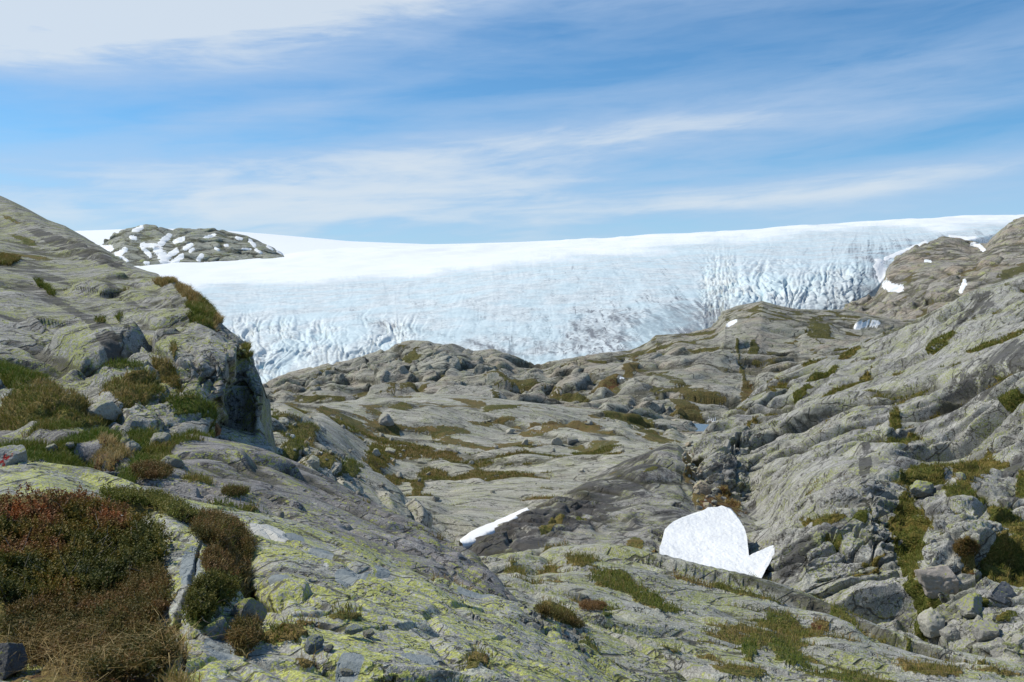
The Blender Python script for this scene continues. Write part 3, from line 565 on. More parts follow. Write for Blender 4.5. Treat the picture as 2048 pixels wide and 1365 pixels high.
# 5. the ridge in front of the glacier
crest = ln(350, 815, 520, 500, 778, 540, 535, 766, 550, 570, 747, 560, 640, 731, 570, 700, 721, 580, 745, 707, 590, 785, 696, 590, 800, 687, 590, 822, 681, 590, 858, 682, 590, 868, 688, 590, 905, 688, 590, 945, 703, 590, 985, 698, 590,
           1010, 706, 600, 1045, 722, 600, 1082, 730, 600, 1112, 721, 610, 1160, 713, 620, 1205, 706, 630, 1255, 702, 630, 1285, 690, 640, 1312, 671, 640, 1375, 667, 650, 1418, 656, 660, 1436, 642, 670,
           1447, 624, 690, 1475, 612, 690, 1505, 606, 690, 1525, 602, 690, 1550, 610, 690, 1590, 618, 690, 1640, 620, 690, 1690, 619, 690, 1730, 628, 690, 1800, 640, 690, 2300, 600, 690)
S = loft([ln(350, 900, 300, 1000, 880, 300, 1300, 890, 262, 1500, 900, 260, 1700, 860, 300, 2300, 800, 300),
          ln(350, 850, 340, 560, 812, 340, 800, 805, 340, 1000, 812, 330, 1100, 822, 320, 1250, 840, 300, 1400, 858, 290, 1500, 850, 300, 1700, 800, 330, 2300, 700, 400),
          ln(350, 830, 420, 560, 795, 420, 700, 792, 430, 900, 765, 440, 1000, 770, 420, 1100, 790, 390, 1160, 800, 370, 1300, 800, 340, 1400, 820, 330, 1500, 800, 350, 1600, 760, 400, 1800, 700, 450, 2300, 600, 460),
          ln(350, 810, 490, 600, 765, 480, 800, 728, 490, 900, 725, 490, 1000, 735, 480, 1090, 752, 470, 1160, 755, 440, 1250, 745, 440, 1400, 745, 420, 1500, 740, 440, 1600, 690, 490, 1800, 660, 520, 2300, 560, 520),
          crest,
          ln(350, 980, 800, 1100, 860, 800, 1500, 750, 900, 1800, 760, 900, 2300, 720, 900)], 350, 2300, 1250, [14, 50, 75, 110, 14], sm=2)
rockify(S, 14, (0, 25, 10), amp=1.0, seed=14, stretch=(0.45, 1, 1), block=0.40, crack=0.22, low=0.34, fine=0.08, smoothness=0.28, big=0.5, second=0.55, ledge=0.34)
veg(S, [(1476, 690, 4, 26, -6, 0.3, 1), (1486, 745, 5, 26, -10, 0.35, 0.9), (1510, 690, 12, 20, -4, 0.25, 0.8), (1495, 795, 16, 26, 0, 0.7, 1), (1215, 772, 36, 12, -18, 0.75, 1), (1262, 742, 14, 30, 25, 0.7, 1), (1375, 815, 40, 14, 20, 0.55, 1),
        (1640, 655, 30, 28, 0, 0.25, 0.8), (1310, 700, 26, 7, -12, 0.2, 0.9), (820, 705, 22, 12, -20, 0.3, .9), (1030, 770, 60, 8, 4, 0.45, .9), (1130, 790, 60, 9, 10, 0.4, .9), (790, 790, 90, 9, -4, 0.5, 0.9), (1400, 790, 60, 10, 12, 0.5, .8),
        (990, 800, 10, 20, 0, 0.3, .6), (1330, 760, 50, 10, 20, 0.3, .7), (640, 800, 80, 6, 0, .35, .8)], (0.84, 0.22, 0.66, 0.35), L=13)
puff(S, 1.2, 7)
build(S, 'rocky_ridge', M_E, kind='structure'); S_E = S

# 6. the valley floor of worn rock between the slopes
S = loft([ln(380, 1250, 40, 700, 1230, 40, 960, 1250, 42, 1100, 1220, 55, 1500, 1200, 60),
          ln(380, 980, 44, 560, 985, 44, 650, 1010, 46, 760, 1070, 48, 900, 1130, 56, 1000, 1130, 62, 1100, 1090, 66, 1250, 1060, 75, 1400, 1040, 80, 1500, 1040, 80),
          ln(380, 890, 52, 540, 880, 54, 590, 885, 58, 650, 920, 60, 720, 965, 62, 800, 1020, 66, 900, 1050, 74, 1000, 1045, 80, 1080, 1000, 92, 1200, 960, 110, 1400, 930, 120, 1500, 930, 120),
          ln(380, 850, 64, 540, 842, 68, 560, 838, 70, 620, 880, 78, 700, 935, 88, 790, 985, 95, 900, 985, 100, 1000, 960, 110, 1100, 940, 120, 1250, 905, 140, 1400, 890, 160, 1500, 890, 160),
          ln(380, 840, 80, 540, 826, 84, 570, 824, 92, 640, 860, 104, 720, 905, 112, 800, 935, 118, 900, 930, 125, 1050, 905, 140, 1200, 886, 165, 1330, 872, 185, 1365, 874, 190, 1430, 874, 195, 1500, 874, 195),
          ln(380, 825, 120, 540, 815, 125, 640, 835, 140, 750, 870, 150, 900, 880, 158, 1000, 872, 168, 1150, 856, 185, 1280, 850, 200, 1345, 858, 205, 1370, 871, 205, 1500, 872, 205),
          ln(380, 812, 180, 540, 806, 185, 640, 808, 200, 760, 795, 215, 830, 790, 222, 900, 788, 225, 960, 793, 225, 1020, 800, 225, 1120, 812, 225, 1200, 820, 225, 1270, 830, 225, 1330, 846, 220, 1362, 868, 215, 1500, 873, 215),
          ln(380, 900, 270, 900, 900, 285, 1300, 893, 270, 1500, 885, 262)], 380, 1500, 960, [12, 60, 60, 60, 55, 55, 12], sm=3)
S.P[..., 2] += (fbm(S.P.astype(F32) / F32(26), 2, seed=63) * 1.6 * sst(S.P[..., 1], 60, 110)) * (1 - sst(S.px, 1200, 1330))
rockify(S, 6.0, (0, 4, -12), amp=0.9, seed=22, stretch=(0.40, 0.55, 1.1), block=0.34, crack=0.14, low=0.30, fine=0.04, smoothness=0.38, second=0.6, ledge=0.14)
veg(S, [(590, 880, 30, 34, 20, 0.35, 1), (640, 925, 40, 12, 15, 0.5, 1), (700, 945, 36, 12, 10, 0.2, 1), (1130, 862, 75, 12, 0, 0.62, 1.1), (1250, 835, 60, 10, 10, 0.35, 1), (1310, 865, 50, 12, 18, 0.45, 1), (1000, 822, 40, 8, 5, 0.3, 1),
        (770, 855, 40, 16, 10, 0.5, 1), (760, 905, 30, 30, 0, 0.5, .9), (830, 900, 60, 10, 0, 0.6, .9), (900, 865, 50, 8, 0, 0.4, .9), (800, 820, 30, 6, 0, 0.4, 1), (660, 825, 30, 8, 0, 0.5, 1), (700, 795, 20, 4, 0, 0.3, 1), (1040, 888, 50, 8, 0, 0.55, .9),
        (790, 950, 20, 22, 0, 0.55, 1), (835, 970, 14, 18, 0, 0.55, 1), (880, 905, 50, 7, 0, .7, .8), (700, 845, 40, 10, 20, 0.4, .9), (980, 845, 60, 6, 0, 0.5, 0.8), (1190, 900, 60, 6, -5, 0.4, 0.8), (540, 830, 20, 10, 0, 0.3, 1)],
    (0.86, 0.30, 0.62, 0.45), L=4.0)
puff(S, 0.35, 2.5)
build(S, 'valley_floor', M_D, kind='structure'); S_D = S

def oval(S, bx, by, rx, ry, rot=0):
    c, s = math.cos(math.radians(rot)), math.sin(math.radians(rot)); dx = S.px - bx; dy = S.py - by
    r = np.hypot((dx * c + dy * s) / rx, (-dx * s + dy * c) / ry)
    return 1 - sst(r + 0.12 * fbm(S.P.astype(F32) * F32(6), 3, seed=5), 0.86, 1.12)
# 7. the long tilted slab in the middle
S = loft([ln(840, 1260, 44, 960, 1230, 44, 1150, 1210, 44, 1330, 1220, 44, 1600, 1280, 44),
          ln(840, 1200, 50, 930, 1125, 50, 1000, 1120, 49, 1150, 1118, 49, 1330, 1150, 49, 1450, 1190, 48, 1600, 1220, 47),
          ln(840, 1190, 54, 930, 1100, 54, 1000, 1080, 57, 1100, 1072, 59, 1200, 1070, 60, 1300, 1080, 58, 1340, 1110, 55, 1400, 1120, 55, 1500, 1140, 54, 1600, 1190, 52),
          ln(840, 1180, 58, 940, 1088, 58, 1000, 1058, 62, 1100, 1028, 68, 1200, 1005, 74, 1290, 985, 78, 1350, 985, 80, 1400, 1025, 76, 1450, 1050, 72, 1600, 1130, 62),
          ln(840, 1178, 60, 930, 1090, 60, 955, 1076, 62, 1000, 1049, 68, 1060, 1018, 74, 1150, 974, 86, 1200, 948, 93, 1250, 922, 100, 1300, 902, 106, 1335, 886, 110, 1355, 889, 111, 1380, 918, 108, 1410, 955, 104, 1440, 985, 98, 1600, 1040, 90),
          ln(840, 1250, 80, 950, 1180, 80, 1100, 1080, 96, 1250, 990, 120, 1350, 960, 130, 1600, 1000, 130)], 840, 1600, 640, [10, 40, 60, 70, 12], sm=3)
rockify(S, 5.0, (0, -30, -35), amp=0.75, seed=31, stretch=(0.16, 0.8, 1.2), block=0.22, crack=0.14, low=0.30, fine=0.05, smoothness=0.46, second=0.6, ledge=0.17)
veg(S, [(1110, 1048, 34, 9, -30, 0.5, 1), (1160, 1035, 20, 5, -20, 0.45, 1), (1385, 925, 20, 34, 0, 0.75, 1), (1400, 990, 14, 20, 0, 0.7, .9), (1270, 1085, 18, 18, 0, 0.5, 1), (1300, 1105, 24, 8, 0, 0.75, 1), (1300, 935, 20, 4, -20, 0.4, 1), (1440, 1020, 50, 40, 0, 0.9, 1)],
    (1.10, 0.3, 0.5, 0.4), L=3.5)
puff(S, 0.2, 2)
cr_ = np.interp(S.px, [930, 1060, 1150, 1250, 1340], [1086, 1018, 974, 922, 886]); below = (S.py - cr_)
S.stain = (sst(below, -6, 8) * (1 - sst(below, 45, 105)) * (1 - sst(S.px, 1290, 1350)) * 1.0 + 0.45 * np.exp(-((below - 75) / 10) ** 2) * (1 - sst(S.px, 1200, 1300)) + 0.6 * oval(S, 1310, 1040, 60, 22, -10)).astype(F32)
build(S, 'tilted_slab', M_G, kind='structure'); S_G = S

# 8. the steep slope on the right
S = loft([ln(1370, 1280, 46, 1500, 1260, 46, 1620, 1290, 43, 1800, 1370, 36, 2048, 1480, 32, 2400, 1620, 30),
          ln(1370, 1190, 56, 1440, 1180, 56, 1500, 1168, 52, 1530, 1172, 49, 1560, 1182, 48, 1650, 1215, 47, 1800, 1280, 41, 2048, 1345, 36, 2400, 1420, 34),
          ln(1370, 1150, 66, 1440, 1130, 64, 1490, 1118, 57, 1515, 1114, 55, 1556, 1090, 53, 1600, 1110, 49.5, 1700, 1130, 48, 1800, 1170, 45.5, 1850, 1190, 43, 1950, 1200, 41, 2048, 1200, 40, 2400, 1220, 38),
          ln(1370, 1110, 74, 1440, 1085, 74, 1490, 1085, 66, 1530, 1078, 59, 1570, 1060, 55, 1640, 1030, 53, 1750, 1030, 52, 1800, 1060, 52, 1815, 1065, 53, 1850, 1040, 48, 1950, 1040, 47, 2048, 1060, 48, 2400, 1060, 44),
          ln(1370, 1080, 80, 1440, 1040, 84, 1495, 1030, 84, 1540, 1045, 74, 1600, 1010, 64, 1660, 980, 60, 1740, 960, 59, 1790, 965, 60, 1830, 975, 60, 1880, 965, 58, 1930, 960, 58, 2048, 980, 58, 2400, 900, 52),
          ln(1370, 1075, 88, 1395, 1000, 90, 1440, 980, 89, 1500, 985, 92, 1600, 940, 82, 1700, 900, 79, 1770, 885, 78, 1850, 905, 76, 1920, 915, 74, 2048, 860, 68, 2400, 780, 62),
          ln(1370, 1070, 92, 1390, 985, 95, 1405, 925, 96, 1440, 910, 96, 1500, 890, 100, 1600, 850, 98, 1700, 810, 96, 1800, 790, 94, 1900, 780, 88, 2048, 740, 80, 2400, 640, 74),
          ln(1370, 1070, 100, 1388, 975, 103, 1396, 905, 104, 1410, 880, 106, 1500, 830, 112, 1600, 780, 116, 1700, 742, 118, 1800, 712, 116, 1900, 680, 110, 2048, 640, 102, 2400, 540, 96),
          ln(1370, 1070, 104, 1386, 960, 108, 1394, 892, 109, 1405, 868, 112, 1425, 846, 117, 1470, 811, 124, 1520, 772, 130, 1560, 745, 134, 1600, 727, 137, 1640, 712, 140, 1700, 689, 144, 1760, 667, 144, 1830, 641, 140, 1900, 605, 138, 1960, 577, 136, 2048, 548, 134, 2400, 430, 130),
          ln(1370, 1200, 130, 1420, 1000, 150, 1700, 850, 190, 2048, 720, 190, 2400, 600, 190)], 1370, 2400, 900, [12, 55, 60, 60, 50, 60, 65, 65, 14], sm=2)
S.P[..., 2] += fbm(S.P.astype(F32) / F32(16), 2, seed=83) * 0.7
rockify(S, 5.2, (0, -32, -28), amp=1.0, seed=44, stretch=(0.15, 0.8, 1.0), block=0.22, crack=0.24, low=0.24, fine=0.05, smoothness=0.50, second=0.5, ledge=0.34)
veg(S, [(1812, 1020, 22, 50, 5, 0.42, 1.1), (1820, 1110, 22, 60, -3, 0.30, 1.1), (1822, 1200, 22, 60, 0, 0.22, 1.1), (1850, 945, 70, 14, -10, 0.5, 1.1), (1950, 935, 60, 30, -20, 0.55, 1.1), (1925, 975, 50, 16, 12, 0.4, 1.1), (2010, 1035, 50, 22, 12, 0.4, 1), (2020, 1100, 50, 60, 0, 0.5, 1.1), (2045, 970, 14, 40, 0, 0.3, .8),
        (1800, 868, 50, 14, -8, 0.42, 1), (1790, 830, 12, 22, 0, 0.4, 1), (1985, 680, 60, 10, -15, 0.45, 1), (2030, 795, 30, 12, -10, 0.3, 1), (1668, 1060, 22, 10, 5, 0.35, 1.1), (1640, 1025, 50, 8, -12, 0.5, 1), (1720, 1008, 20, 8, -20, 0.25, 1), (1935, 1105, 20, 20, 0, 0.75, 1), (2020, 1240, 40, 12, -15, 0.5, 1),
        (1960, 1200, 26, 10, 0, 0.3, 1), (1570, 1175, 14, 5, 0, 0.6, 1), (1750, 1105, 40, 6, -20, 0.6, 1), (1730, 1140, 40, 6, -25, 0.6, 1), (1700, 700, 24, 8, -25, 0.5, 1), (1640, 745, 40, 6, -25, 0.35, .9), (1500, 850, 26, 5, -50, 0.6, 1), (1560, 820, 24, 5, -35, 0.6, 1), (1690, 760, 60, 5, -25, .5, .8), (1880, 680, 40, 7, -25, .4, .8), (1600, 780, 30, 5, -30, .35, .8), (1430, 1040, 60, 60, 0, 0.85, .9)],
    (0.86, 0.34, 0.55, 0.45), L=3.2)
puff(S, 0.25, 2)
S.stain = sum(a * oval(S, *e) for a, e in ((0.9, (1975, 745, 100, 26, -32)), (0.8, (1905, 800, 34, 34, -50)), (0.7, (1955, 605, 40, 10, -25)), (0.8, (1930, 635, 70, 10, -30)), (0.7, (1845, 615, 40, 8, -30)), (0.9, (1730, 915, 12, 34, 12)), (0.6, (1500, 1020, 14, 50, 0)), (0.7, (1860, 1055, 8, 14, 0)),
    (0.45, (1450, 980, 50, 70, 10)), (0.4, (1590, 1110, 50, 60, 0)), (0.8, (1745, 1055, 14, 22, 0)), (0.4, (1880, 1000, 60, 40, 0)), (0.5, (2030, 960, 30, 60, 0)))).clip(0, 1).astype(F32)  # dark streaks, plus shade painted in grey over the left-facing wall
build(S, 'right_slope', M_F, kind='structure'); S_F = S

# 9. the rocky hill on the left with its blocky end
end = lambda a: ln(546, 897, a, 552, 905, a + 1)
S = loft([ln(-300, 1010, 13, 0, 985, 14, 300, 950, 16, 430, 915, 19, 540, 940, 22, 552, 960, 24),
          ln(-300, 880, 16, 0, 838, 16.5, 100, 826, 17, 150, 835, 17, 230, 858, 17.6, 300, 850, 18, 380, 868, 19.5, 425, 876, 21, 440, 874, 23, 500, 884, 25, 540, 897, 25) + end(25.5),
          ln(-300, 760, 21, 0, 790, 20, 100, 810, 19, 160, 815, 19, 230, 822, 19, 310, 832, 19.5, 370, 838, 20, 400, 845, 21, 432, 848, 21.8, 438, 850, 25.6, 470, 853, 26.6, 495, 858, 26.2, 515, 864, 25.4, 530, 869, 25.6, 541, 880, 28) + end(28),
          ln(-300, 700, 25, 0, 718, 24, 60, 745, 23, 130, 772, 22, 200, 765, 22.5, 300, 755, 22.5, 320, 765, 21.8, 380, 775, 21.9, 405, 790, 22.2, 449, 788, 22.9, 455, 788, 26.5, 480, 789, 27.1, 500, 791, 26.4, 515, 794, 25.9, 530, 800, 26.3, 541, 840, 29) + end(30),
          ln(-300, 600, 34, 0, 640, 31, 150, 680, 28, 250, 700, 26, 330, 705, 24.5, 405, 715, 23.4, 470, 712, 24.4, 474, 713, 28.2, 497, 724, 28.2, 512, 748, 27.6, 530, 775, 27.4, 541, 820, 31) + end(32),
          ln(-300, 500, 52, 0, 560, 46, 100, 590, 42, 200, 610, 37, 300, 630, 32, 380, 650, 28, 420, 668, 26, 450, 682, 26.2, 478, 692, 26.6, 482, 695, 28.0, 505, 725, 28.3, 528, 768, 29, 541, 812, 32) + end(34),
          ln(-300, 400, 85, 0, 470, 76, 130, 520, 62, 250, 560, 48, 330, 585, 40, 400, 622, 33, 440, 655, 30.5, 475, 680, 30, 500, 706, 30, 528, 764, 30.5, 541, 808, 33) + end(36),
          ln(-300, 250, 130, -100, 350, 120, 0, 391, 110, 30, 405, 106, 62, 422, 102, 95, 440, 98, 130, 452, 94, 165, 472, 88, 200, 492, 80, 235, 515, 72, 265, 533, 64, 310, 547, 55, 340, 563, 48, 372, 578, 43, 400, 604, 38, 430, 636, 34.5, 458, 662, 32.5, 480, 678, 32, 496, 694, 31.5, 510, 718, 31.5, 528, 760, 32, 541, 802, 35) + end(38),
          ln(-300, 500, 200, 0, 640, 170, 265, 750, 100, 400, 820, 60, 500, 880, 46, 541, 900, 44, 552, 910, 44)], -300, 552, 860, [12, 32, 45, 55, 60, 60, 60, 16], sm=1, wsm=2)
lim = 1 - 0.55 * sst(S.px, 380, 400) - 0.12 * sst(S.px - (850 - S.py) * 0.27, 420, 436)
far = sst(S.P[..., 1], 20, 60); S.lf = (1 - 0.35 * sst(S.P[..., 1], 45, 85)).astype(F32)
rockify(S, 2.6, (0, 28, -25), amp=1.0, seed=58, stretch=(0.28, 0.9, 1.1), block=0.32, crack=0.17, low=0.28, fine=0.05, smoothness=0.36, second=0.5, cols=(lim * (0.72 - 0.15 * far) * (1 - 0.15 * sst(S.P[..., 1], 40, 80))).astype(F32), ledge=0.26)
veg(S, [(40, 745, 62, 26, 14, 0.12, 1.1), (85, 790, 45, 14, 5, 0.62, 1.2), (60, 820, 60, 14, 0, 0.45, 1.1), (160, 835, 80, 13, 6, 0.5, 1.1), (262, 780, 58, 22, -3, 0.08, 1.2), (265, 815, 50, 20, 0, 0.5, 1.1), (310, 790, 14, 40, 0, 0.45, 1.1), (335, 735, 40, 12, 22, 0.62, 1.1), (365, 755, 26, 8, 28, 0.5, 1), (370, 850, 50, 15, 15, 0.3, 1.1), (400, 870, 40, 8, 6, 0.15, 1),
        (404, 622, 38, 17, 38, 0.35, 1.2), (380, 595, 30, 8, 38, 0.8, 1.1), (432, 640, 16, 10, 45, 0.9, .9), (330, 568, 22, 6, 10, 0.8, 1.2), (12, 515, 32, 12, 0, 0.6, 1.2), (50, 480, 34, 6, 18, 0.4, 1), (90, 578, 22, 5, 30, 0.25, 1), (208, 635, 10, 10, 0, 0.2, 1), (350, 703, 5, 14, 0, 0.6, 1), (492, 697, 9, 5, 10, 0.5, 1), (490, 712, 12, 3, 10, .5, 1), (60, 510, 60, 4, 8, 0.5, .9), (205, 685, 14, 5, 0, 0.4, .8), (245, 665, 5, 20, 0, 0.3, .9), (20, 440, 20, 4, 20, 0.5, 0.9)],
    (0.98, 0.30, 0.42, 0.4), L=1.8)
puff(S, 0.22, 0.9)
S.stain = sum(a * oval(S, *e) for a, e in ((0.9, (150, 495, 110, 12, 22)), (0.8, (60, 545, 80, 8, 14)), (0.6, (110, 600, 110, 10, 25)), (0.9, (215, 700, 55, 14, 35)), (0.5, (60, 650, 90, 14, 20)), (0.7, (330, 610, 26, 9, 35)), (0.5, (200, 640, 120, 8, 25)), (0.5, (40, 690, 40, 12, 10)), (0.6, (250, 590, 70, 6, 25)))).clip(0, 1).astype(F32)
build(S, 'left_hill', M_C, kind='structure'); S_C = S

# 10. low slabs beyond the near gully
S = loft([ln(880, 1230, 8.6, 1100, 1330, 8.3, 1250, 1420, 7.8, 1500, 1480, 7.2, 2048, 1540, 6.5, 2400, 1580, 6.2),
          ln(880, 1190, 11, 1000, 1200, 11, 1100, 1250, 10.5, 1180, 1300, 10, 1250, 1345, 9.6, 1400, 1375, 9.5, 1500, 1385, 9.5, 2048, 1440, 8.6, 2400, 1480, 8.3),
          ln(880, 1160, 15, 960, 1150, 15, 1100, 1190, 13.5, 1250, 1240, 12.8, 1400, 1290, 12, 1600, 1345, 11.3, 1800, 1380, 11, 2048, 1405, 10.6, 2400, 1440, 10),
          ln(880, 1150, 18, 960, 1130, 18, 1050, 1130, 17.6, 1130, 1140, 17.2, 1250, 1190, 16, 1400, 1235, 15, 1600, 1290, 14, 1800, 1335, 13.3, 2048, 1372, 13, 2400, 1410, 12.5),
          ln(880, 1140, 21, 960, 1122, 21, 1060, 1115, 21, 1150, 1112, 21, 1300, 1150, 20, 1400, 1185, 19, 1600, 1238, 18, 1800, 1298, 16.5, 2048, 1352, 15.5, 2400, 1400, 15),
          ln(880, 1138, 24, 940, 1118, 24, 1000, 1109, 24, 1060, 1101, 24.5, 1150, 1091, 25, 1200, 1088, 25, 1250, 1092, 25, 1330, 1112, 24.5, 1400, 1130, 24, 1500, 1151, 23, 1560, 1168, 22.5, 1620, 1190, 22, 1680, 1218, 21.5, 1750, 1249, 21, 1820, 1276, 20, 1900, 1299, 19.4, 1980, 1316, 19, 2048, 1332, 18.6, 2400, 1390, 17),
          ln(880, 1260, 34, 1250, 1260, 36, 1500, 1330, 33, 2048, 1500, 26, 2400, 1560, 24)], 880, 2400, 1200, [12, 60, 60, 60, 50, 12], sm=3)
rockify(S, 1.9, (0, 14, -24), amp=1.0, seed=67, stretch=(0.24, 0.7, 1.2), block=0.20, crack=0.10, low=0.26, fine=0.028, smoothness=0.45, second=0.55)
veg(S, [(1240, 1160, 70, 16, 20, 0.4, 1.1), (1300, 1195, 60, 18, 22, 0.35, 1.1), (1165, 1118, 40, 9, 12, 0.45, 1.1), (1380, 1160, 44, 8, 14, 0.7, 1.1), (1490, 1180, 80, 8, 14, 0.45, 1.1), (1570, 1240, 40, 10, 20, 0.4, 1), (1500, 1285, 20, 20, 0, 0.2, 1.1), (1580, 1300, 50, 20, 22, 0.25, 1.2), (1480, 1340, 70, 18, 6, 0.55, 1.1),
        (1700, 1345, 90, 16, 6, 0.45, 1.1), (1860, 1340, 80, 10, 8, 0.6, 1), (1780, 1240, 60, 6, 22, 0.45, 1.1), (1900, 1290, 60, 6, 14, 0.6, 1), (2000, 1350, 60, 12, 8, 0.55, 1.1), (1120, 1225, 44, 24, 30, 0.55, 1.2), (1180, 1300, 34, 20, 35, 0.35, 1.1), (1230, 1340, 40, 20, 30, 0.5, 1), (1640, 1255, 20, 6, 10, 0.8, 1), (1030, 1128, 20, 8, 10, 0.5, 1), (1215, 1225, 18, 4, 0, .3, 1), (1340, 1290, 30, 8, 0, .5, .8), (1420, 1300, 40, 8, 20, .6, .8)],
    (0.70, 0.28, 0.50, 0.45), L=1.1)
puff(S, 0.16, 0.6)
build(S, 'low_slabs', M_B, kind='structure'); S_B = S

# 11. the grey slab beyond the near one, and the grassy hollow on the left
S = loft([ln(-300, 1120, 6.2, 200, 1100, 6.4, 400, 1080, 7.0, 700, 1150, 7.6, 1017, 1280, 7.6, 1120, 1330, 7.6),
          ln(-300, 1010, 8.4, 0, 990, 8.6, 200, 985, 8.8, 330, 1000, 9.2, 500, 1035, 9.4, 700, 1090, 9.6, 820, 1140, 9.6, 920, 1175, 9.4, 1017, 1215, 9.0, 1060, 1260, 8.8, 1120, 1330, 8.6),
          ln(-300, 960, 10.2, 0, 940, 10.4, 200, 945, 10.6, 330, 955, 11, 500, 985, 11.6, 700, 1050, 12, 820, 1100, 12, 900, 1135, 11.8, 1000, 1195, 10.6, 1050, 1250, 9.6, 1120, 1325, 9),
          ln(-300, 905, 13.5, 0, 898, 13.7, 200, 900, 13.8, 330, 905, 14.2, 450, 915, 15, 560, 950, 15.4, 700, 1005, 15.4, 820, 1065, 14.6, 900, 1110, 13.6, 975, 1160, 12.2, 1020, 1210, 11, 1060, 1260, 10, 1120, 1330, 9.4),
          ln(-300, 870, 17.5, 0, 862, 17.5, 120, 850, 17.8, 200, 870, 17.5, 330, 868, 18, 400, 872, 19, 432, 878, 20, 480, 887, 20, 540, 902, 20, 600, 927, 19.5, 660, 957, 19, 700, 980, 18.6, 760, 1011, 18, 800, 1028, 17.5, 846, 1049, 17, 900, 1082, 16, 942, 1106, 15, 975, 1145, 13.4, 1000, 1178, 12.3, 1022, 1205, 11.4, 1060, 1260, 10.4, 1120, 1330, 9.8),
          ln(-300, 1010, 24, 300, 1010, 24, 540, 1040, 27, 846, 1200, 23, 1022, 1330, 14, 1120, 1420, 12)], -300, 1120, 1150, [12, 70, 70, 60, 14], sm=3)
rockify(S, 1.4, (0, 24, -35), amp=1.0, seed=73, stretch=(0.12, 0.7, 1.4), block=0.13, crack=0.07, low=0.20, fine=0.022, smoothness=0.52, second=0.5)
veg(S, [(60, 897, 110, 15, 2, 0.15, 1.2), (130, 915, 60, 14, 2, 0.12, 1.2), (190, 885, 60, 12, -4, 0.12, 1.2), (290, 880, 36, 22, 0, 0.2, 1.2), (285, 925, 30, 26, -20, 0.2, 1.2), (255, 955, 26, 14, -30, 0.3, 1.1), (320, 905, 30, 24, 0, 0.5, 1.1), (300, 948, 34, 14, 0, 0.9, 1.1), (230, 905, 40, 12, 0, 0.9, 1.0), (400, 962, 34, 12, 10, 0.5, 1.1), (350, 895, 50, 8, 5, 0.4, 1),
        (470, 990, 22, 9, 0, 0.35, 1.1), (450, 1018, 80, 5, 4, 0.35, 1.1), (100, 860, 60, 8, 0, 0.4, .9), (395, 870, 30, 7, 0, 0.2, 1.1), (200, 995, 90, 12, 6, 0.6, 1.1), (320, 1020, 60, 14, 22, 0.5, 1.1)], (1.02, 0.28, 0.45, 0.45), L=0.9)
puff(S, 0.10, 0.45)
z = np.zeros(S.shape, F32)
build(S, 'grey_slab', M_FG2, {'white': z, 'slate': z}, kind='structure'); S_A2 = S

# 12. the lichened slab at our feet
S = loft([ln(-300, 1900, 1.6, 400, 1900, 1.6, 1200, 1950, 1.7, 1420, 1950, 2.0),
          ln(-300, 1450, 2.9, 0, 1450, 2.9, 400, 1450, 3.0, 900, 1450, 3.4, 1250, 1470, 3.9, 1420, 1500, 4.4),
          ln(-300, 1330, 3.5, 0, 1330, 3.6, 200, 1330, 3.7, 400, 1310, 3.9, 700, 1310, 4.2, 900, 1320, 4.5, 1100, 1350, 4.9, 1250, 1400, 5.1, 1420, 1460, 5.3),
          ln(-300, 1200, 4.4, 0, 1200, 4.6, 200, 1195, 4.7, 330, 1180, 4.7, 400, 1180, 4.6, 450, 1195, 4.9, 520, 1200, 5.0, 700, 1215, 5.3, 900, 1245, 5.7, 1100, 1310, 6.0, 1250, 1380, 6.1, 1420, 1450, 6.1),
          ln(-300, 1070, 5.8, 0, 1070, 6.0, 150, 1070, 6.1, 250, 1070, 6.2, 340, 1060, 6.0, 420, 1075, 6.1, 460, 1095, 6.5, 520, 1105, 6.6, 700, 1130, 7.0, 900, 1190, 7.4, 1000, 1232, 7.4, 1100, 1275, 7.2, 1250, 1365, 6.9, 1420, 1440, 6.6),
          ln(-300, 975, 7.4, 0, 955, 7.6, 100, 955, 7.7, 230, 985, 7.7, 300, 1000, 7.8, 360, 1020, 7.9, 430, 1035, 8.1, 520, 1045, 8.3, 600, 1065, 8.4, 700, 1095, 8.5, 820, 1143, 8.5, 900, 1168, 8.3, 960, 1187, 8.2, 1017, 1207, 8.0, 1060, 1228, 7.9, 1113, 1256, 7.7, 1150, 1281, 7.5, 1181, 1308, 7.3, 1250, 1352, 7.1, 1330, 1400, 6.9, 1420, 1450, 6.8),
          ln(-300, 935, 8.6, 0, 926, 8.8, 90, 925, 8.8, 180, 936, 8.8, 250, 960, 8.8, 320, 985, 8.8, 400, 1005, 8.9, 500, 1024, 9.1, 560, 1034, 9.2, 620, 1052, 9.2, 700, 1083, 9.2, 760, 1108, 9.2, 820, 1136, 9.1, 900, 1163, 8.9, 960, 1181, 8.7, 1017, 1201, 8.5, 1060, 1222, 8.3, 1113, 1250, 8.1, 1150, 1274, 7.9, 1181, 1301, 7.7, 1250, 1344, 7.4, 1330, 1392, 7.2, 1420, 1445, 7.0),
          ln(-300, 1100, 10.4, 300, 1120, 10.6, 820, 1260, 10.8, 1017, 1360, 10, 1250, 1500, 8.8, 1420, 1580, 8.4)], -300, 1420, 1500, [20, 60, 90, 100, 70, 24, 12], sm=4)
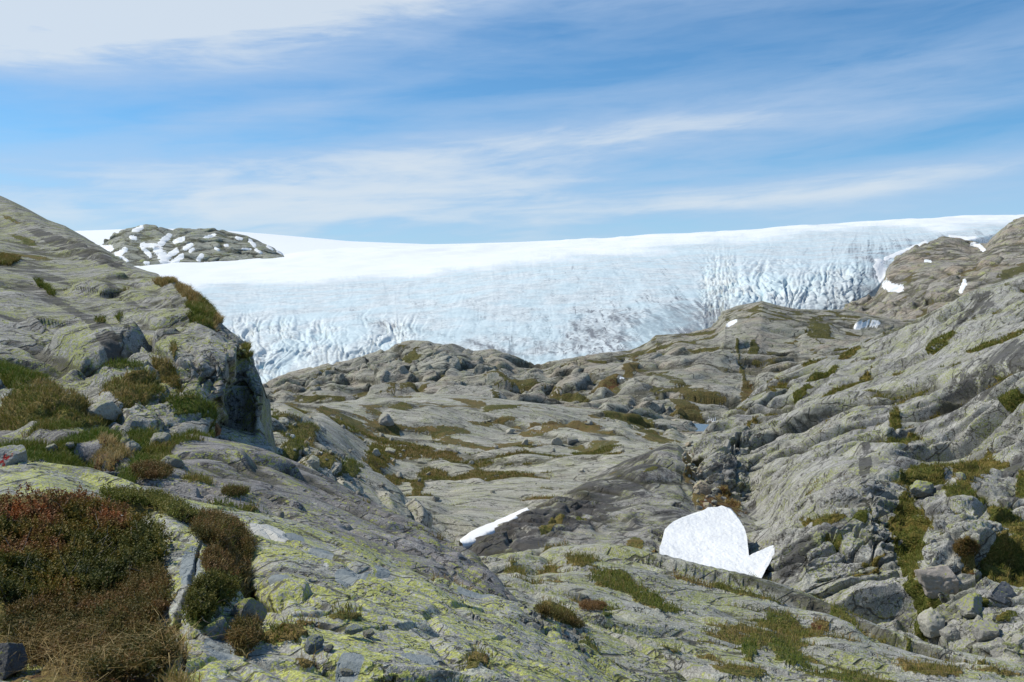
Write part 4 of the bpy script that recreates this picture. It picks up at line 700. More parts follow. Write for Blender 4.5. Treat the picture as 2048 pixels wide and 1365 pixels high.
# gap between the boulders and the main slab, where heather and soil lie
gap = np.exp(-(((S.px - np.interp(S.py, [1040, 1100, 1200, 1280, 1365], [430, 470, 520, 560, 330])) / 34.0) ** 2)) * sst(S.py, 1060, 1110) * (1 - sst(S.py, 1215, 1250))
pit = np.exp(-(((S.px - 130) / 200.0) ** 4 + ((S.py - 1190) / 150.0) ** 4))
S.P = S.P + np.array([0, 0, -1.0]) * (gap * 0.16 + pit * 0.22)[..., None]
rockify(S, 0.85, (0, 22, -28), amp=1.0, seed=81, stretch=(0.30, 0.8, 1.3), block=0.13, crack=0.075, low=0.16, fine=0.018, smoothness=0.50, second=0.6, ledge=0.11)
# long open joints that the photograph shows across the slab
P = S.P; cut = np.zeros(S.shape, F32)
for pts, wd in (([(500, 1195), (560, 1240), (640, 1262), (700, 1272), (760, 1268), (830, 1262), (880, 1268), (900, 1275)], 5.0),
                ([(440, 1040), (500, 1130), (520, 1200), (545, 1260), (600, 1290)], 5.5), ([(920, 1190), (935, 1220), (945, 1245), (960, 1262)], 2.6), ([(360, 1365), (372, 1310), (352, 1240), (375, 1180), (400, 1090)], 6.0),
                ([(560, 1292), (640, 1322), (700, 1345), (790, 1362)], 4.0), ([(960, 1285), (1010, 1287), (1050, 1300)], 2.5), ([(620, 1170), (680, 1182)], 4.0), ([(420, 1015), (500, 1022), (560, 1020)], 3)):
    for (x0, y0), (x1, y1) in zip(pts[:-1], pts[1:]):
        dx, dy = x1 - x0, y1 - y0; t = np.clip(((S.px - x0) * dx + (S.py - y0) * dy) / (dx * dx + dy * dy), 0, 1)
        dd = np.hypot(S.px - x0 - t * dx, S.py - y0 - t * dy)
        cut = np.maximum(cut, 1 - sst(dd + 5 * perlin((P * 5).astype(F32), 3) + 2, wd * 0.4, wd * 1.5))
S.P = S.P - S.N * (cut * 0.09)[..., None]; S.N = normals(S.P); S.crack = np.maximum(S.crack, cut)
veg(S, [(130, 1150, 190, 130, 0, 0.55, 1.2), (180, 1290, 170, 90, 0, 0.75, 1.2), (60, 1040, 120, 40, 0, 0.7, 1.2), (445, 1085, 46, 34, 20, 0.5, 1.2), (462, 1140, 44, 30, 20, 0.8, 1.2), (435, 1195, 50, 22, -15, 0.15, 1.2), (400, 1230, 26, 26, 0, 0.3, 1.1), (565, 1272, 60, 14, 8, 0.55, 1.2), (500, 1255, 22, 14, 10, 0.15, 1.1), (610, 1262, 26, 8, 8, 0.8, 1.1),
        (690, 1248, 44, 7, 4, 0.45, 1.2), (490, 1280, 24, 30, 30, 0.75, 1.1), (260, 1005, 90, 12, 6, 0.55, 1.1), (350, 1030, 60, 14, 20, 0.55, 1.1), (420, 1045, 40, 12, 15, 0.7, 1), (610, 1318, 20, 4, 10, 0.8, 1), (950, 1335, 18, 12, 0, 0.5, 1), (300, 1365, 100, 30, 0, 0.7, 1.1)], (1.12, 0.25, 0.55, 0.6), L=0.5)
def oval(S, bx, by, rx, ry, rot=0):
    c, s = math.cos(math.radians(rot)), math.sin(math.radians(rot)); dx = S.px - bx; dy = S.py - by
    r = np.hypot((dx * c + dy * s) / rx, (-dx * s + dy * c) / ry)
    return 1 - sst(r + 0.12 * fbm(S.P.astype(F32) * F32(6), 3, seed=5), 0.86, 1.12)
wh = np.maximum.reduce([oval(S, 540, 1064, 43, 17, 14), oval(S, 245, 1027, 62, 11, 15), oval(S, 650, 1138, 7, 4, 20), oval(S, 290, 1040, 22, 9, 30)])
sl = np.maximum.reduce([oval(S, 588, 1070, 24, 11, 8), oval(S, 700, 1158, 34, 17, 0), oval(S, 640, 1112, 26, 14, 10), oval(S, 440, 1290, 34, 28, 20), oval(S, 760, 1150, 18, 8, 30), oval(S, 950, 1190, 40, 7, 14), oval(S, 560, 1170, 16, 6, 0), oval(S, 840, 1330, 40, 8, 14), oval(S, 700, 1330, 26, 14, 0), oval(S, 380, 1125, 22, 40, 10) * 0.8])
puff(S, 0.06, 0.25)
build(S, 'near_slab', M_FG, {'white': wh, 'slate': sl}, kind='structure'); S_A = S

# 13. ground that runs on under and behind everything
rr = np.concatenate([[0], np.geomspace(3, 30000, 60)]); aa = np.linspace(0, 2 * math.pi, 97)
G = np.stack([rr[:, None] * np.sin(aa), rr[:, None] * np.cos(aa), np.broadcast_to((-1.0 - 0.0 * rr)[:, None], (61, 97))], -1)
ahead = sst(G[..., 1] / (rr[:, None] + 0.01), -0.25, 0.1) * sst(rr[:, None], 0.5, 4)
G[..., 2] = -0.15 - ahead * (1.6 + np.minimum(rr[:, None] * 0.50, 150)) + (1 - ahead) * (fbm((G / 60).astype(F32), 3) * np.minimum(rr[:, None] * 0.1, 18) - np.minimum(rr[:, None] * 0.12, 130))
o = link_mesh('ground', G.reshape(-1, 3), grid_faces(61, 97), rock_mat('ground_rock', 3.0, use_attr=False)); tag(o, kind='structure')

# ------------------------------------------------------------------ what the camera meets, for setting things down on the land
DW, DH = 1024, 683
ZB = np.full(DW * DH, 1e9, F32); ZP = np.zeros((DW * DH, 3), F32); ZN = np.zeros((DW * DH, 3), F32); ZV = np.zeros(DW * DH, F32); ZT = np.zeros(DW * DH, F32); ZS = np.full(DW * DH, -1, np.int32)
for si, S in enumerate(SHEETS):
    P = S.P.reshape(-1, 3); x, y = proj(P); ix = np.round(x / 2).astype(int); iy = np.round(y / 2).astype(int)
    ok = (ix >= 0) & (ix < DW) & (iy >= 0) & (iy < DH) & (P[:, 1] > 0.5)
    idx = np.nonzero(ok)[0]; k = iy[idx] * DW + ix[idx]; dd = P[idx, 1]
    od = np.argsort(-dd, kind='stable'); idx, k, dd = idx[od], k[od], dd[od]          # nearest written last
    tmp = np.full(DW * DH, -1, np.int64); tmp[k] = np.arange(len(k)); u = np.nonzero(tmp >= 0)[0]; j = tmp[u]
    win = dd[j] < ZB[u] - 0.02; u = u[win]; j = idx[j[win]]
    ZB[u] = P[j, 1]; ZP[u] = P[j]; ZN[u] = S.N.reshape(-1, 3)[j]; ZV[u] = S.V.ravel()[j]; ZT[u] = S.T.ravel()[j]; ZS[u] = si
def hit(px, py, sheet=None):
    ix, iy = int(round(px / 2)), int(round(py / 2)); best = None
    for r in range(0, 12):
        for dx in range(-r, r + 1):
            for dy in (range(-r, r + 1) if abs(dx) == r else (-r, r)):
                X_, Y_ = ix + dx, iy + dy
                if 0 <= X_ < DW and 0 <= Y_ < DH:
                    k = Y_ * DW + X_
                    if ZS[k] >= 0 and (sheet is None or SHEETS[ZS[k]] is sheet): return ZP[k].astype(float), ZN[k].astype(float)
    return None

# ------------------------------------------------------------------ snow that outlasted the winter
M_SNOWN = snow_mat('snow_patch_near', 1.0, dirty=0.30)
S = loft([ln(1316, 1140, 50, 1400, 1180, 50, 1480, 1200, 50, 1515, 1170, 50, 1548, 1112, 51),
          ln(1316, 1112, 52, 1400, 1150, 51, 1480, 1168, 50, 1510, 1156, 50, 1530, 1128, 51, 1548, 1098, 53),
          ln(1316, 1104, 54, 1340, 1085, 55, 1400, 1085, 56, 1470, 1095, 56, 1486, 1128, 53, 1500, 1122, 53, 1540, 1106, 53, 1548, 1095, 54),
          ln(1316, 1098, 55, 1322, 1088, 55, 1330, 1062, 58, 1345, 1046, 60, 1380, 1031, 62, 1418, 1016, 64, 1444, 1011, 65, 1462, 1017, 65, 1478, 1034, 62, 1488, 1052, 60, 1494, 1075, 57, 1498, 1116, 54, 1508, 1111, 54, 1530, 1101, 54, 1548, 1092, 55, 1600, 1060, 55),
          ln(1316, 1130, 57, 1345, 1080, 62, 1380, 1060, 64, 1444, 1040, 67, 1494, 1092, 62, 1498, 1130, 57, 1530, 1120, 57, 1600, 1100, 57)], 1319, 1549, 320, [8, 60, 60, 8], sm=0)
S.py = S.py + (fbm(np.stack([S.px * 0.035, S.px * 0, S.px * 0], -1).astype(F32), 4, 0.6, seed=3) * 3.5)
for r_ in range(S.shape[0]):
    u_ = np.clip(1.0 * (S.py[r_] - 1000) / 170, -0.3, 1.6); k_ = (S.py[r_] - 600) / FOC
    Yp = 18.6 / (k_ + 0.055) + (0.0 if 8 <= r_ < 128 else (2.0 if r_ >= 128 else -0.6)); S.P[r_] = unproj(S.px[r_], S.py[r_], Yp)
up_ = np.broadcast_to(np.array([0, 0.0, 1.0], F32), S.P.shape)
P = S.P.astype(F32); S.P = S.P + up_ * ((fbm(P * F32(0.22), 3) * 0.30 + fbm(P * np.array([2.2, 1.2, 1.2], F32), 4, 0.6) * 0.06)[..., None])
o = link_mesh('snow_patch', S.P.reshape(-1, 3), grid_faces(*S.shape), M_SNOWN)
tag(o, 'large bright snow patch with a curved tongue in the gully below the right slope', 'snow patch')
S = loft([ln(922, 1098, 58.6, 945, 1093, 59.6, 1010, 1057, 66.1, 1056, 1029, 72.1), ln(922, 1092, 58.5, 945, 1088, 59.5, 1010, 1052, 66, 1056, 1024, 72),
          ln(922, 1085, 63, 944, 1067, 65.5, 980, 1051, 70, 1020, 1034, 76, 1056, 1019, 80), ln(922, 1110, 65, 980, 1080, 72, 1056, 1045, 83)], 924, 1056, 120, [6, 24, 6], sm=0)
S.P = S.P + normals(S.P) * (fbm(S.P.astype(F32) * F32(0.5), 3) * 0.12 + 0.15)[..., None] + np.array([0, -1.2, 0.30])
o = link_mesh('snow_patch', S.P.reshape(-1, 3), grid_faces(*S.shape), M_SNOWN)
tag(o, 'narrow white snow wedge along the upper edge of the dark tilted slab', 'snow patch')

def drape(S, pts, w, label, group=None, thick=1.0, mat=None, L=None):
    """a patch of snow of its own thickness lying on a landform"""
    d = np.full(S.shape, 1e9); 
    if len(pts) == 1: pts = pts * 2
    x, y = proj(S.P)
    win = (x > min(p[0] for p in pts) - 3 * w) & (x < max(p[0] for p in pts) + 3 * w) & (y > min(p[1] for p in pts) - 3 * w) & (y < max(p[1] for p in pts) + 3 * w)
    rr_, cc_ = np.nonzero(win)
    if len(rr_) < 4: return
    r0, r1, c0, c1 = rr_.min(), rr_.max() + 1, cc_.min(), cc_.max() + 1
    x, y = x[r0:r1, c0:c1], y[r0:r1, c0:c1]; d = np.full(x.shape, 1e9)
    for (x0, y0), (x1, y1) in zip(pts[:-1], pts[1:]):
        dx, dy = x1 - x0, y1 - y0; t = np.clip(((x - x0) * dx + (y - y0) * dy) / (dx * dx + dy * dy + 1e-6), 0, 1)
        d = np.minimum(d, np.hypot(x - x0 - t * dx, (y - y0 - t * dy)))
    PP = S.P[r0:r1, c0:c1]; NN = S.N[r0:r1, c0:c1]
    u = 1 - d / (w * 1.15 * np.maximum(0.25, 1 + 1.25 * fbm((PP / (L or thick * 14) * 1.4).astype(F32), 5, 0.65, seed=int(pts[0][0]))))
    V = PP + (NN * 0.6 + np.array([0, 0, 0.4])) * ((np.clip(u, -0.15, 0.30) * 3 * thick * 0.22 + 0.02 * thick))[..., None]
    fc = grid_faces(*x.shape); keep = u.ravel()[fc].max(1) > -0.12; fc = fc[keep]
    if len(fc) < 2: return
    lab_ = np.arange(x.size)                                   # keep the one largest connected piece
    for _ in range(400):
        mn = lab_[fc].min(1); new = lab_.copy(); np.minimum.at(new, fc.ravel(), np.repeat(mn, 4))
        if (new == lab_).all(): break
        lab_ = new
    lf = lab_[fc[:, 0]]; ids, ct = np.unique(lf, return_counts=True); fc = fc[lf == ids[ct.argmax()]]
    us = np.unique(fc); mp = np.zeros(x.size, int); mp[us] = np.arange(len(us))
    o = link_mesh('snow_patch', V.reshape(-1, 3)[us], mp[fc], mat or M_SNOWF); tag(o, label, 'snow patch', group); return o
gk = 'snow patches scattered over the far nunatak'
for pts, wd, lab in [([(315, 498), (322, 508), (328, 520), (333, 532)], 7.5, 'branching white snow gully running down the middle of the far rocky nunatak to the ice'),
                     ([(322, 487), (331, 479), (338, 473)], 5, 'slanting snow strip just right of the summit of the far nunatak'),
                     ([(205, 496), (221, 498)], 5, 'snow strip at the far left foot of the nunatak'),
                     ([(268, 462), (275, 459), (283, 455)], 3.6, 'small snow patch near the left top of the far nunatak'),
                     ([(283, 491), (300, 491), (318, 493)], 4, None), ([(334, 514), (344, 508), (353, 502)], 4.6, None), ([(336, 529), (348, 524), (364, 512)], 4, None), ([(286, 495), (292, 503), (300, 511)], 3.4, None),
                     ([(234, 509), (243, 505), (251, 500)], 4.4, None), ([(240, 512), (255, 522)], 2, None), ([(350, 484), (366, 478)], 3.8, None), ([(370, 497), (382, 490)], 3.6, None), ([(411, 476), (428, 470)], 3.2, None), ([(397, 519), (403, 511)], 4, None),
                     ([(500, 482), (509, 491)], 3.2, None), ([(473, 476), (483, 478)], 2.2, None), ([(512, 500), (522, 506)], 2.4, None), ([(485, 498), (501, 499)], 1.6, None), ([(380, 502), (387, 499)], 2.6, None), ([(450, 491), (455, 491)], 2.2, None),
                     ([(410, 528), (421, 529)], 2.4, None), ([(290, 526), (297, 527)], 2.6, None), ([(556, 503), (568, 511)], 2.6, None), ([(392, 481), (399, 484)], 2.2, None), ([(262, 475), (271, 477)], 3, None), ([(430, 497), (437, 500)], 1.8, None), ([(535, 493), (545, 500)], 2.0, None)]:
    drape(S_K, pts, wd, lab or 'small white snow patch among the rocks of the far nunatak', gk if lab is None else None, thick=6, L=26)
for pts, wd, lab in [([(1944, 489), (1958, 491), (1967, 500)], 3.2, 'small snow patch below the notch at the top of the far right hill'), ([(1930, 564), (1926, 572), (1922, 582)], 4, 'upright snow sliver in the grey cleft of the far right hill'),
                     ([(1772, 570), (1786, 577), (1799, 577)], 6.5, 'ragged snow patch at the foot of the icefall on the brown hill'), ([(1851, 522), (1861, 523)], 1.8, 'tiny snow dash high on the brown far hill')]:
    drape(S_E3, pts, wd, lab, thick=1.4, L=6)
for pts, wd, lab in [([(1713, 654), (1735, 648), (1755, 646)], 4.6, 'flat snow patch lying on the ridge above the right slope'), ([(1456, 651), (1471, 643)], 3.2, 'thin snow streak on the tan knoll beside the ice'),
                     ([(1241, 757), (1246, 757)], 1.8, 'tiny snow remnant in the brown hollow of the ridge, right of the pair'), ([(1211, 766), (1216, 764)], 1.8, 'tiny snow remnant in the brown hollow of the ridge, left of the pair'), ([(1410, 841), (1430, 841)], 2.4, 'little snow remnant at the foot of the ridge above the pond')]:
    drape(S_E, pts, wd, lab, thick=0.7, L=4)

for pts, wd, lab in [([(1757, 528), (1762, 545), (1766, 558)], 9, 'bright snow bank against the brown hill at the right end of the icefall'), ([(1772, 519), (1795, 508), (1825, 496), (1852, 487)], 3.4, 'long thin snow strip along the glacier edge above the brown hill'),
                     ([(1900, 474), (1925, 477), (1950, 477)], 3.2, 'thin snow strip where the ice meets the notch of the far right hill')]:
    drape(S_J, pts, wd, lab, thick=3.5, L=30)

# pond
a = np.linspace(0, 2 * math.pi, 65)[:-1]; W_ = np.stack([50 + 26 * np.cos(a), 288 + 19 * np.sin(a), np.full(64, -42.6 + CAMZ)], -1)
m, N = new_mat('pond_water'); tc = N.n('ShaderNodeTexCoord').outputs['Object']
finish(N, (0.03, 0.04, 0.04), 0.12, N.noise(tc, 1.5, 4, 0.6), 0.25, 0.05, 0.5)
me = bpy.data.meshes.new('water'); me.from_pydata([tuple(p) for p in W_], [], [list(range(64))]); me.materials.append(m); o = bpy.data.objects.new('water', me); C.objects.link(o); tag(o, kind='structure')

# ------------------------------------------------------------------ loose stones
import bmesh
def rock_mesh(seed, cuts=12, flat=1.0, rough=0.075, sub=5, mat=None, red=None):
    rng = np.random.RandomState(seed); bm = bmesh.new(); bmesh.ops.create_icosphere(bm, subdivisions=sub, radius=1.0)
    V = np.array([v.co[:] for v in bm.verts], F32); Fc = np.array([[v.index for v in f.verts] for f in bm.faces], np.int32); bm.free()
    V = V * np.array([1.0, 0.78 + 0.2 * rng.rand(), (0.55 + 0.25 * rng.rand()) * flat], F32)
    for k in range(cuts):
        n = rng.randn(3); n[2] *= 0.8; n /= np.linalg.norm(n); d = 0.36 + 0.24 * rng.rand()
        q = V @ n.astype(F32); ex = np.maximum(q - d, 0); V = V - (ex * 0.93)[:, None] * n.astype(F32)
    nn = V / (np.linalg.norm(V, axis=1, keepdims=True) + 1e-6)
    V = V + nn * (fbm(V * F32(1.6) + seed, 3, seed=seed) * 0.05 + fbm(V * F32(6) + seed, 4, 0.6, seed=seed + 1) * rough - (1 - sst(np.abs(fbm(V * F32(1.1) + seed * 3, 3, seed=seed + 4)), 0.0, 0.05)) * 0.06)[:, None]
    V /= np.abs(V[:, 0]).max()
    me = bpy.data.meshes.new('boulder'); me.from_pydata(V.tolist(), [], Fc.tolist()); me.materials.append(mat)
    me.polygons.foreach_set('use_smooth', np.ones(len(me.polygons), bool)); me.update(); return me
def stone_mat(name, dark, light, lich=0.5, lich_col=(0.36, 0.39, 0.08), lich_s=1.0, red=False, sc=0.6):
    m, N = new_mat(name); tc = N.n('ShaderNodeTexCoord').outputs['Object']; oi = N.n('ShaderNodeObjectInfo')
    rv = N.n('ShaderNodeVectorMath', {'operation': 'ADD'}, _0=tc, _1=N.n('ShaderNodeVectorMath', {'operation': 'SCALE'}, _0=(13.0, 7.0, 5.0), Scale=oi.outputs['Random'])).outputs[0]
    n1 = N.noise(rv, 2.0, 6, 0.65); n2 = N.noise(rv, 9.0, 6, 0.7)
    base = N.mix(N.m('ADD', N.m('MULTIPLY', n1, 0.5), N.m('MULTIPLY', n2, 0.5)), dark, light)
    base = N.mix(N.step(n2, 0.42, 0.62), N.mix(0.4, base, dark), N.mix(0.35, base, light))
    base = N.mix(N.m('MULTIPLY', oi.outputs['Random'], 0.35), base, tuple(c * 1.25 for c in light))
    nz = N.n('ShaderNodeSeparateXYZ', None, Vector=N.n('ShaderNodeNewGeometry').outputs['Normal']).outputs[2]
    if lich:
        lm = N.m('MULTIPLY', N.step(N.m('ADD', N.noise(rv, 4.5 / lich_s, 6, 0.7), N.m('MULTIPLY', nz, 0.16)), 0.69 - 0.12 * lich, 0.72 - 0.12 * lich), 0.85)
        base = N.mix(lm, base, N.mix(n2, tuple(c * 0.7 for c in lich_col), lich_col))
    if red:
        sp_ = N.n('ShaderNodeSeparateXYZ', None, Vector=tc).outputs
        ax = N.m('ABSOLUTE', N.m('SUBTRACT', sp_[2], N.m('MULTIPLY', N.m('ADD', sp_[0], 0.35), 0.75))); bx_ = N.m('ABSOLUTE', N.m('ADD', sp_[0], 0.52))
        mk = N.m('MAXIMUM', N.m('MULTIPLY', N.step(ax, 0.12, 0.07), N.step(sp_[0], 0.0, -0.1)), N.m('MULTIPLY', N.step(bx_, 0.11, 0.07), N.step(sp_[2], 0.3, 0.15)))
        mk = N.m('MULTIPLY', N.m('MULTIPLY', mk, N.step(sp_[1], 0.1, 0.0)), N.step(N.noise(tc, 7.0, 5, 0.7), 0.38, 0.5))
        base = N.mix(mk, base, (0.40, 0.035, 0.03))
    finish(N, base, 0.88, N.m('ADD', n1, N.m('MULTIPLY', n2, 0.6)), 0.7, 0.10, 0.2)
    return m
MS = {'grey': stone_mat('grey_stone', (0.16, 0.155, 0.145), (0.36, 0.35, 0.32), 0.15), 'lichen': stone_mat('lichened_stone', (0.16, 0.16, 0.145), (0.35, 0.34, 0.31), 0.85),
      'tan': stone_mat('tan_stone', (0.22, 0.185, 0.14), (0.42, 0.36, 0.28), 0.1), 'dark': stone_mat('dark_stone', (0.08, 0.08, 0.085), (0.19, 0.195, 0.20), 0.05),
      'blue': stone_mat('slate_blue_stone', (0.15, 0.17, 0.18), (0.27, 0.30, 0.31), 0.15), 'rust': stone_mat('rusty_stone', (0.20, 0.085, 0.04), (0.33, 0.17, 0.09), 0.1),
      'pink': stone_mat('pinkish_stone', (0.25, 0.225, 0.20), (0.43, 0.385, 0.35), 0.2), 'pale': stone_mat('pale_stone', (0.26, 0.25, 0.215), (0.45, 0.435, 0.38), 0.35, (0.34, 0.36, 0.16)),
      'red': stone_mat('paint_marked_stone', (0.22, 0.22, 0.21), (0.44, 0.44, 0.42), 0.2, red=True), 'white': stone_mat('white_stone', (0.5, 0.5, 0.48), (0.75, 0.75, 0.72), 0.0)}
MESHES = {}
def rmesh(mat, v, flat=1.0, cuts=12):
    k = (mat, v, flat, cuts)
    if k not in MESHES: MESHES[k] = rock_mesh(100 + v * 7 + cuts, cuts, flat, mat=MS[mat])
    return MESHES[k]
rng = np.random.RandomState(5)
def stone(px, py, wpx, mat, label, group=None, v=0, flat=1.0, sink=0.25, rz=None, name='boulder', aspect=1.0, cuts=12, tilt=12):
    """px, py: foot of the stone in the photograph; wpx: its width there"""
    h = hit(px, py)
    if h is None: return None
    P, n = h; r = wpx / FOC * P[1] / 2
    o = bpy.data.objects.new(name, rmesh(mat, v, flat, cuts)); C.objects.link(o)
    o.scale = (r, r, r * aspect)
    o.location = (P[0], P[1] + r * 0.5, P[2] + r * 0.5 * aspect * (1 - sink))
    o.rotation_euler = (math.radians(rng.uniform(-tilt, tilt)), math.radians(rng.uniform(-tilt, tilt)), rng.uniform(0, 6.28) if rz is None else math.radians(rz))
    return tag(o, label, 'boulder' if name == 'boulder' else 'stone', group)

stone(22, 930, 66, 'red', 'pale stone with a painted red mark at the left end of the grassy hollow', v=1, flat=0.8, rz=20, tilt=4)
stone(170, 926, 48, 'lichen', 'rounded boulder with yellow lichen cap standing in the green grass', v=2, rz=40)
stone(342, 934, 46, 'lichen', 'low lichened stone right of the grass strip in the hollow', v=3, flat=0.75)
stone(262, 905, 32, 'pale', 'pale stone beside the bare reddish soil patch', v=4)
stone(104, 903, 34, 'pale', 'low pale rock breaking through the grass, left of the rounded boulder', v=5, flat=0.7)
stone(141, 900, 30, 'grey', 'small flat stone in the grass just above the rounded boulder', v=6, flat=0.7, name='stone')
stone(250, 893, 26, 'lichen', 'lichened stone half sunk in turf above the bare soil', v=7)
stone(315, 890, 40, 'pale', 'broad pale stone behind the dark grass tuft in the hollow', v=8, flat=0.8)
stone(206, 842, 82, 'pale', 'big pale lichen-spotted block between the two turf banks of the left hill', v=9, rz=15, flat=0.9)
stone(267, 852, 34, 'grey', 'small grey block below the bright green turf bank', v=10)
stone(433, 866, 22, 'rust', 'rust-orange square stone perched on the ledge below the left cliff', v=11, cuts=14, flat=1.3, sink=0)
stone(299, 997, 17, 'pink', 'small round pinkish pebble on the near slab', v=12, cuts=5, name='stone', flat=1.2)
stone(4, 1345, 74, 'dark', 'dark shaded boulder with a lichen spot at the left bottom corner', v=13, rz=0, flat=1.3)
stone(482, 1250, 92, 'lichen', 'upright lichen-topped block wedged in the joint of the near slab', v=14, flat=1.35, rz=10, tilt=4, sink=0.5, cuts=12)
stone(434, 1276, 78, 'lichen', 'rounded yellow-lichened block left of the upright block', v=15, rz=60, sink=0.6)
stone(282, 1152, 32, 'blue', 'slate-blue stone poking out of the juniper shrub', v=16, flat=1.2)
stone(250, 1134, 15, 'blue', 'tiny bluish stone in the shrub left of the slate-blue one', v=17, name='stone')
stone(304, 1162, 16, 'grey', 'tiny grey stone at the right foot of the slate-blue stone', v=18, name='stone')
stone(700, 1277, 48, 'blue', 'flat blue-grey stone lying on the moss strip of the near slab', v=19, flat=0.5, rz=5, tilt=3, sink=0)
stone(737, 1276, 28, 'grey', 'small flat grey stone right of the blue-grey one on the moss strip', v=20, flat=0.5, name='stone', sink=0)
stone(628, 1304, 40, 'blue', 'wedge-shaped blue-grey stone in the lower joint of the near slab', v=21, flat=0.6, sink=0)
stone(655, 1304, 24, 'dark', 'small dark stone right of the wedge-shaped stone', v=22, flat=0.6, name='stone')
stone(690, 1352, 30, 'grey', 'grey slab fragment at the bottom edge of the near slab', v=23, flat=0.5, name='stone')
stone(940, 1090, 13, 'rust', 'small reddish cairn stone on the crest before the snow wedge', v=24, flat=1.4, name='stone', sink=0)
stone(560, 1034, 16, 'grey', 'little grey stone on the crest behind the white oval stain', v=25, name='stone')
stone(628, 934, 30, 'pale', 'pale boulder on the dark turf below the left cliff', v=26)
# gully above the large snow patch
stone(1404, 986, 36, 'tan', 'largest tan boulder in the gully above the snow patch', v=27, sink=0)
stone(1419, 988, 14, 'dark', 'small dark boulder at the right side of the largest tan one', v=28, sink=0)
stone(1418, 1018, 23, 'tan', 'tan boulder just above the tip of the large snow patch', v=29, sink=0)
stone(1431, 1006, 7, 'white', 'tiny white stone above the tip of the large snow patch', v=30, name='stone', sink=0)
for i in range(58):
    t = rng.rand(); cx = np.interp(t, [0, 0.35, 0.7, 1], [1380, 1384, 1404, 1416]); cy = np.interp(t, [0, 1], [888, 1022])
    stone(cx + rng.uniform(-20, 20) * (0.6 + 0.5 * t), cy + rng.uniform(-8, 8), rng.choice([5, 6, 7, 8, 10, 13]), rng.choice(['tan', 'grey', 'pale', 'tan']), 'pale rubble stone in the gully above the large snow patch', 'rubble stones in the gully above the snow', v=rng.randint(27, 40), name='stone', sink=0.1)
# valley floor
for px_, py_, w_, mt, lab in [(769, 850, 30, 'grey', 'dark-sided boulder perched on the upper left of the valley floor'), (753, 912, 26, 'pale', 'squarish upright boulder on the brown turf left of the valley centre'), (799, 958, 20, 'pale', 'boulder beside the brown hollow low in the valley'), (1020, 868, 18, 'pale', 'pale block at the left end of the orange bog'),
                              (1052, 890, 18, 'pale', 'pale block at the lower left of the orange bog'), (1115, 890, 28, 'pale', 'largest pale block below the orange bog'), (1143, 888, 16, 'grey', 'grey block right of the largest one below the orange bog'), (781, 908, 16, 'pale', 'small pale block right of the squarish upright boulder'),
                              (838, 965, 13, 'dark', 'small dark block low in the valley'), (905, 905, 20, 'pale', 'pale block in the middle of the valley floor')]:
    stone(px_, py_, w_, mt, lab, v=rng.randint(40, 52))
n_ = 0
while n_ < 55:
    px_ = rng.uniform(560, 1400); py_ = rng.uniform(825, 1010); k = int(py_ / 2) * DW + int(px_ / 2)
    if SHEETS[ZS[k]] is not S_D or ZS[k] < 0: continue
    if rng.rand() > 0.25 + 0.75 * (ZV[k] > 0.3): continue
    stone(px_, py_, rng.choice([4, 5, 6, 7, 9, 11, 14]), rng.choice(['pale', 'grey', 'pale', 'tan']), 'small pale boulder scattered on the worn valley floor', 'boulders scattered over the valley floor', v=rng.randint(40, 52)); n_ += 1
# right hand side
for px_, py_, w_, mt, lab, fl in [(1892, 1188, 92, 'pink', 'big pale pinkish rounded boulder low on the right slope', 1.0), (1868, 1268, 84, 'pale', 'long pale boulder leaning below the pinkish one', 1.2), (2012, 1214, 62, 'dark', 'dark grey boulder with a shaded left face at the right edge', 1.1),
                                  (1975, 1282, 60, 'grey', 'grey split boulder left of the lowest ones at the right edge', 1.0), (2014, 1312, 52, 'grey', 'lowest grey boulder at the right edge', 1.2), (1905, 1284, 52, 'grey', 'grey boulder where the right slope meets the low slabs', 1.0), (2046, 1292, 36, 'pale', 'pale boulder cut by the right edge of the view', 1.2),
                                  (1950, 1226, 60, 'lichen', 'mossy flat boulder between the pinkish and the dark one', 0.7), (1950, 1108, 14, 'white', 'pale stone beside the dark heather on the right slope', 1.0), (1948, 1122, 16, 'pale', 'pale stone below the white one by the heather', 1.0), (1922, 1136, 18, 'pale', 'greenish pale stone above the pinkish boulder', 1.2),
                                  (1850, 990, 50, 'lichen', 'flat lichened block by the turf of the right slope', 0.6), (1925, 958, 26, 'lichen', 'flat pale block in the turf high on the right slope', 0.6), (1828, 985, 24, 'lichen', 'small flat lichened block at the head of the green runnel', 0.6)]:
    stone(px_, py_, w_, mt, lab, v=rng.randint(52, 70), flat=fl, sink=0.3)
for i in range(14):
    stone(rng.uniform(1860, 2046), rng.uniform(1180, 1320), rng.choice([8, 10, 13, 17, 22]), rng.choice(['grey', 'pale', 'grey', 'lichen']), 'small grey stone among the big boulders low on the right slope', 'stones among the boulders of the right slope', v=rng.randint(52, 70), name='stone')
for i in range(26):
    px_, py_ = rng.uniform(560, 780), 0; py_ = np.interp(px_, [560, 620, 700, 780], [850, 900, 960, 1005]) + rng.uniform(-25, 20)
    stone(px_, py_, rng.choice([5, 6, 8, 10, 13]), rng.choice(['pale', 'grey', 'white', 'grey']), 'small stone on the stony strip right of the left cliff', 'stones on the strip below the left cliff', v=rng.randint(40, 52), name='stone')
for i in range(34):
    px_, py_ = rng.uniform(1040, 1190), 0; py_ = 1225 + (px_ - 1060) * 0.6 + rng.uniform(-25, 25)
    stone(px_, py_, rng.choice([6, 8, 10, 14]), rng.choice(['dark', 'grey', 'lichen']), 'small dark stone in the heathery joint between the near slabs', 'stones in the joint between the near slabs', v=rng.randint(60, 70), name='stone')

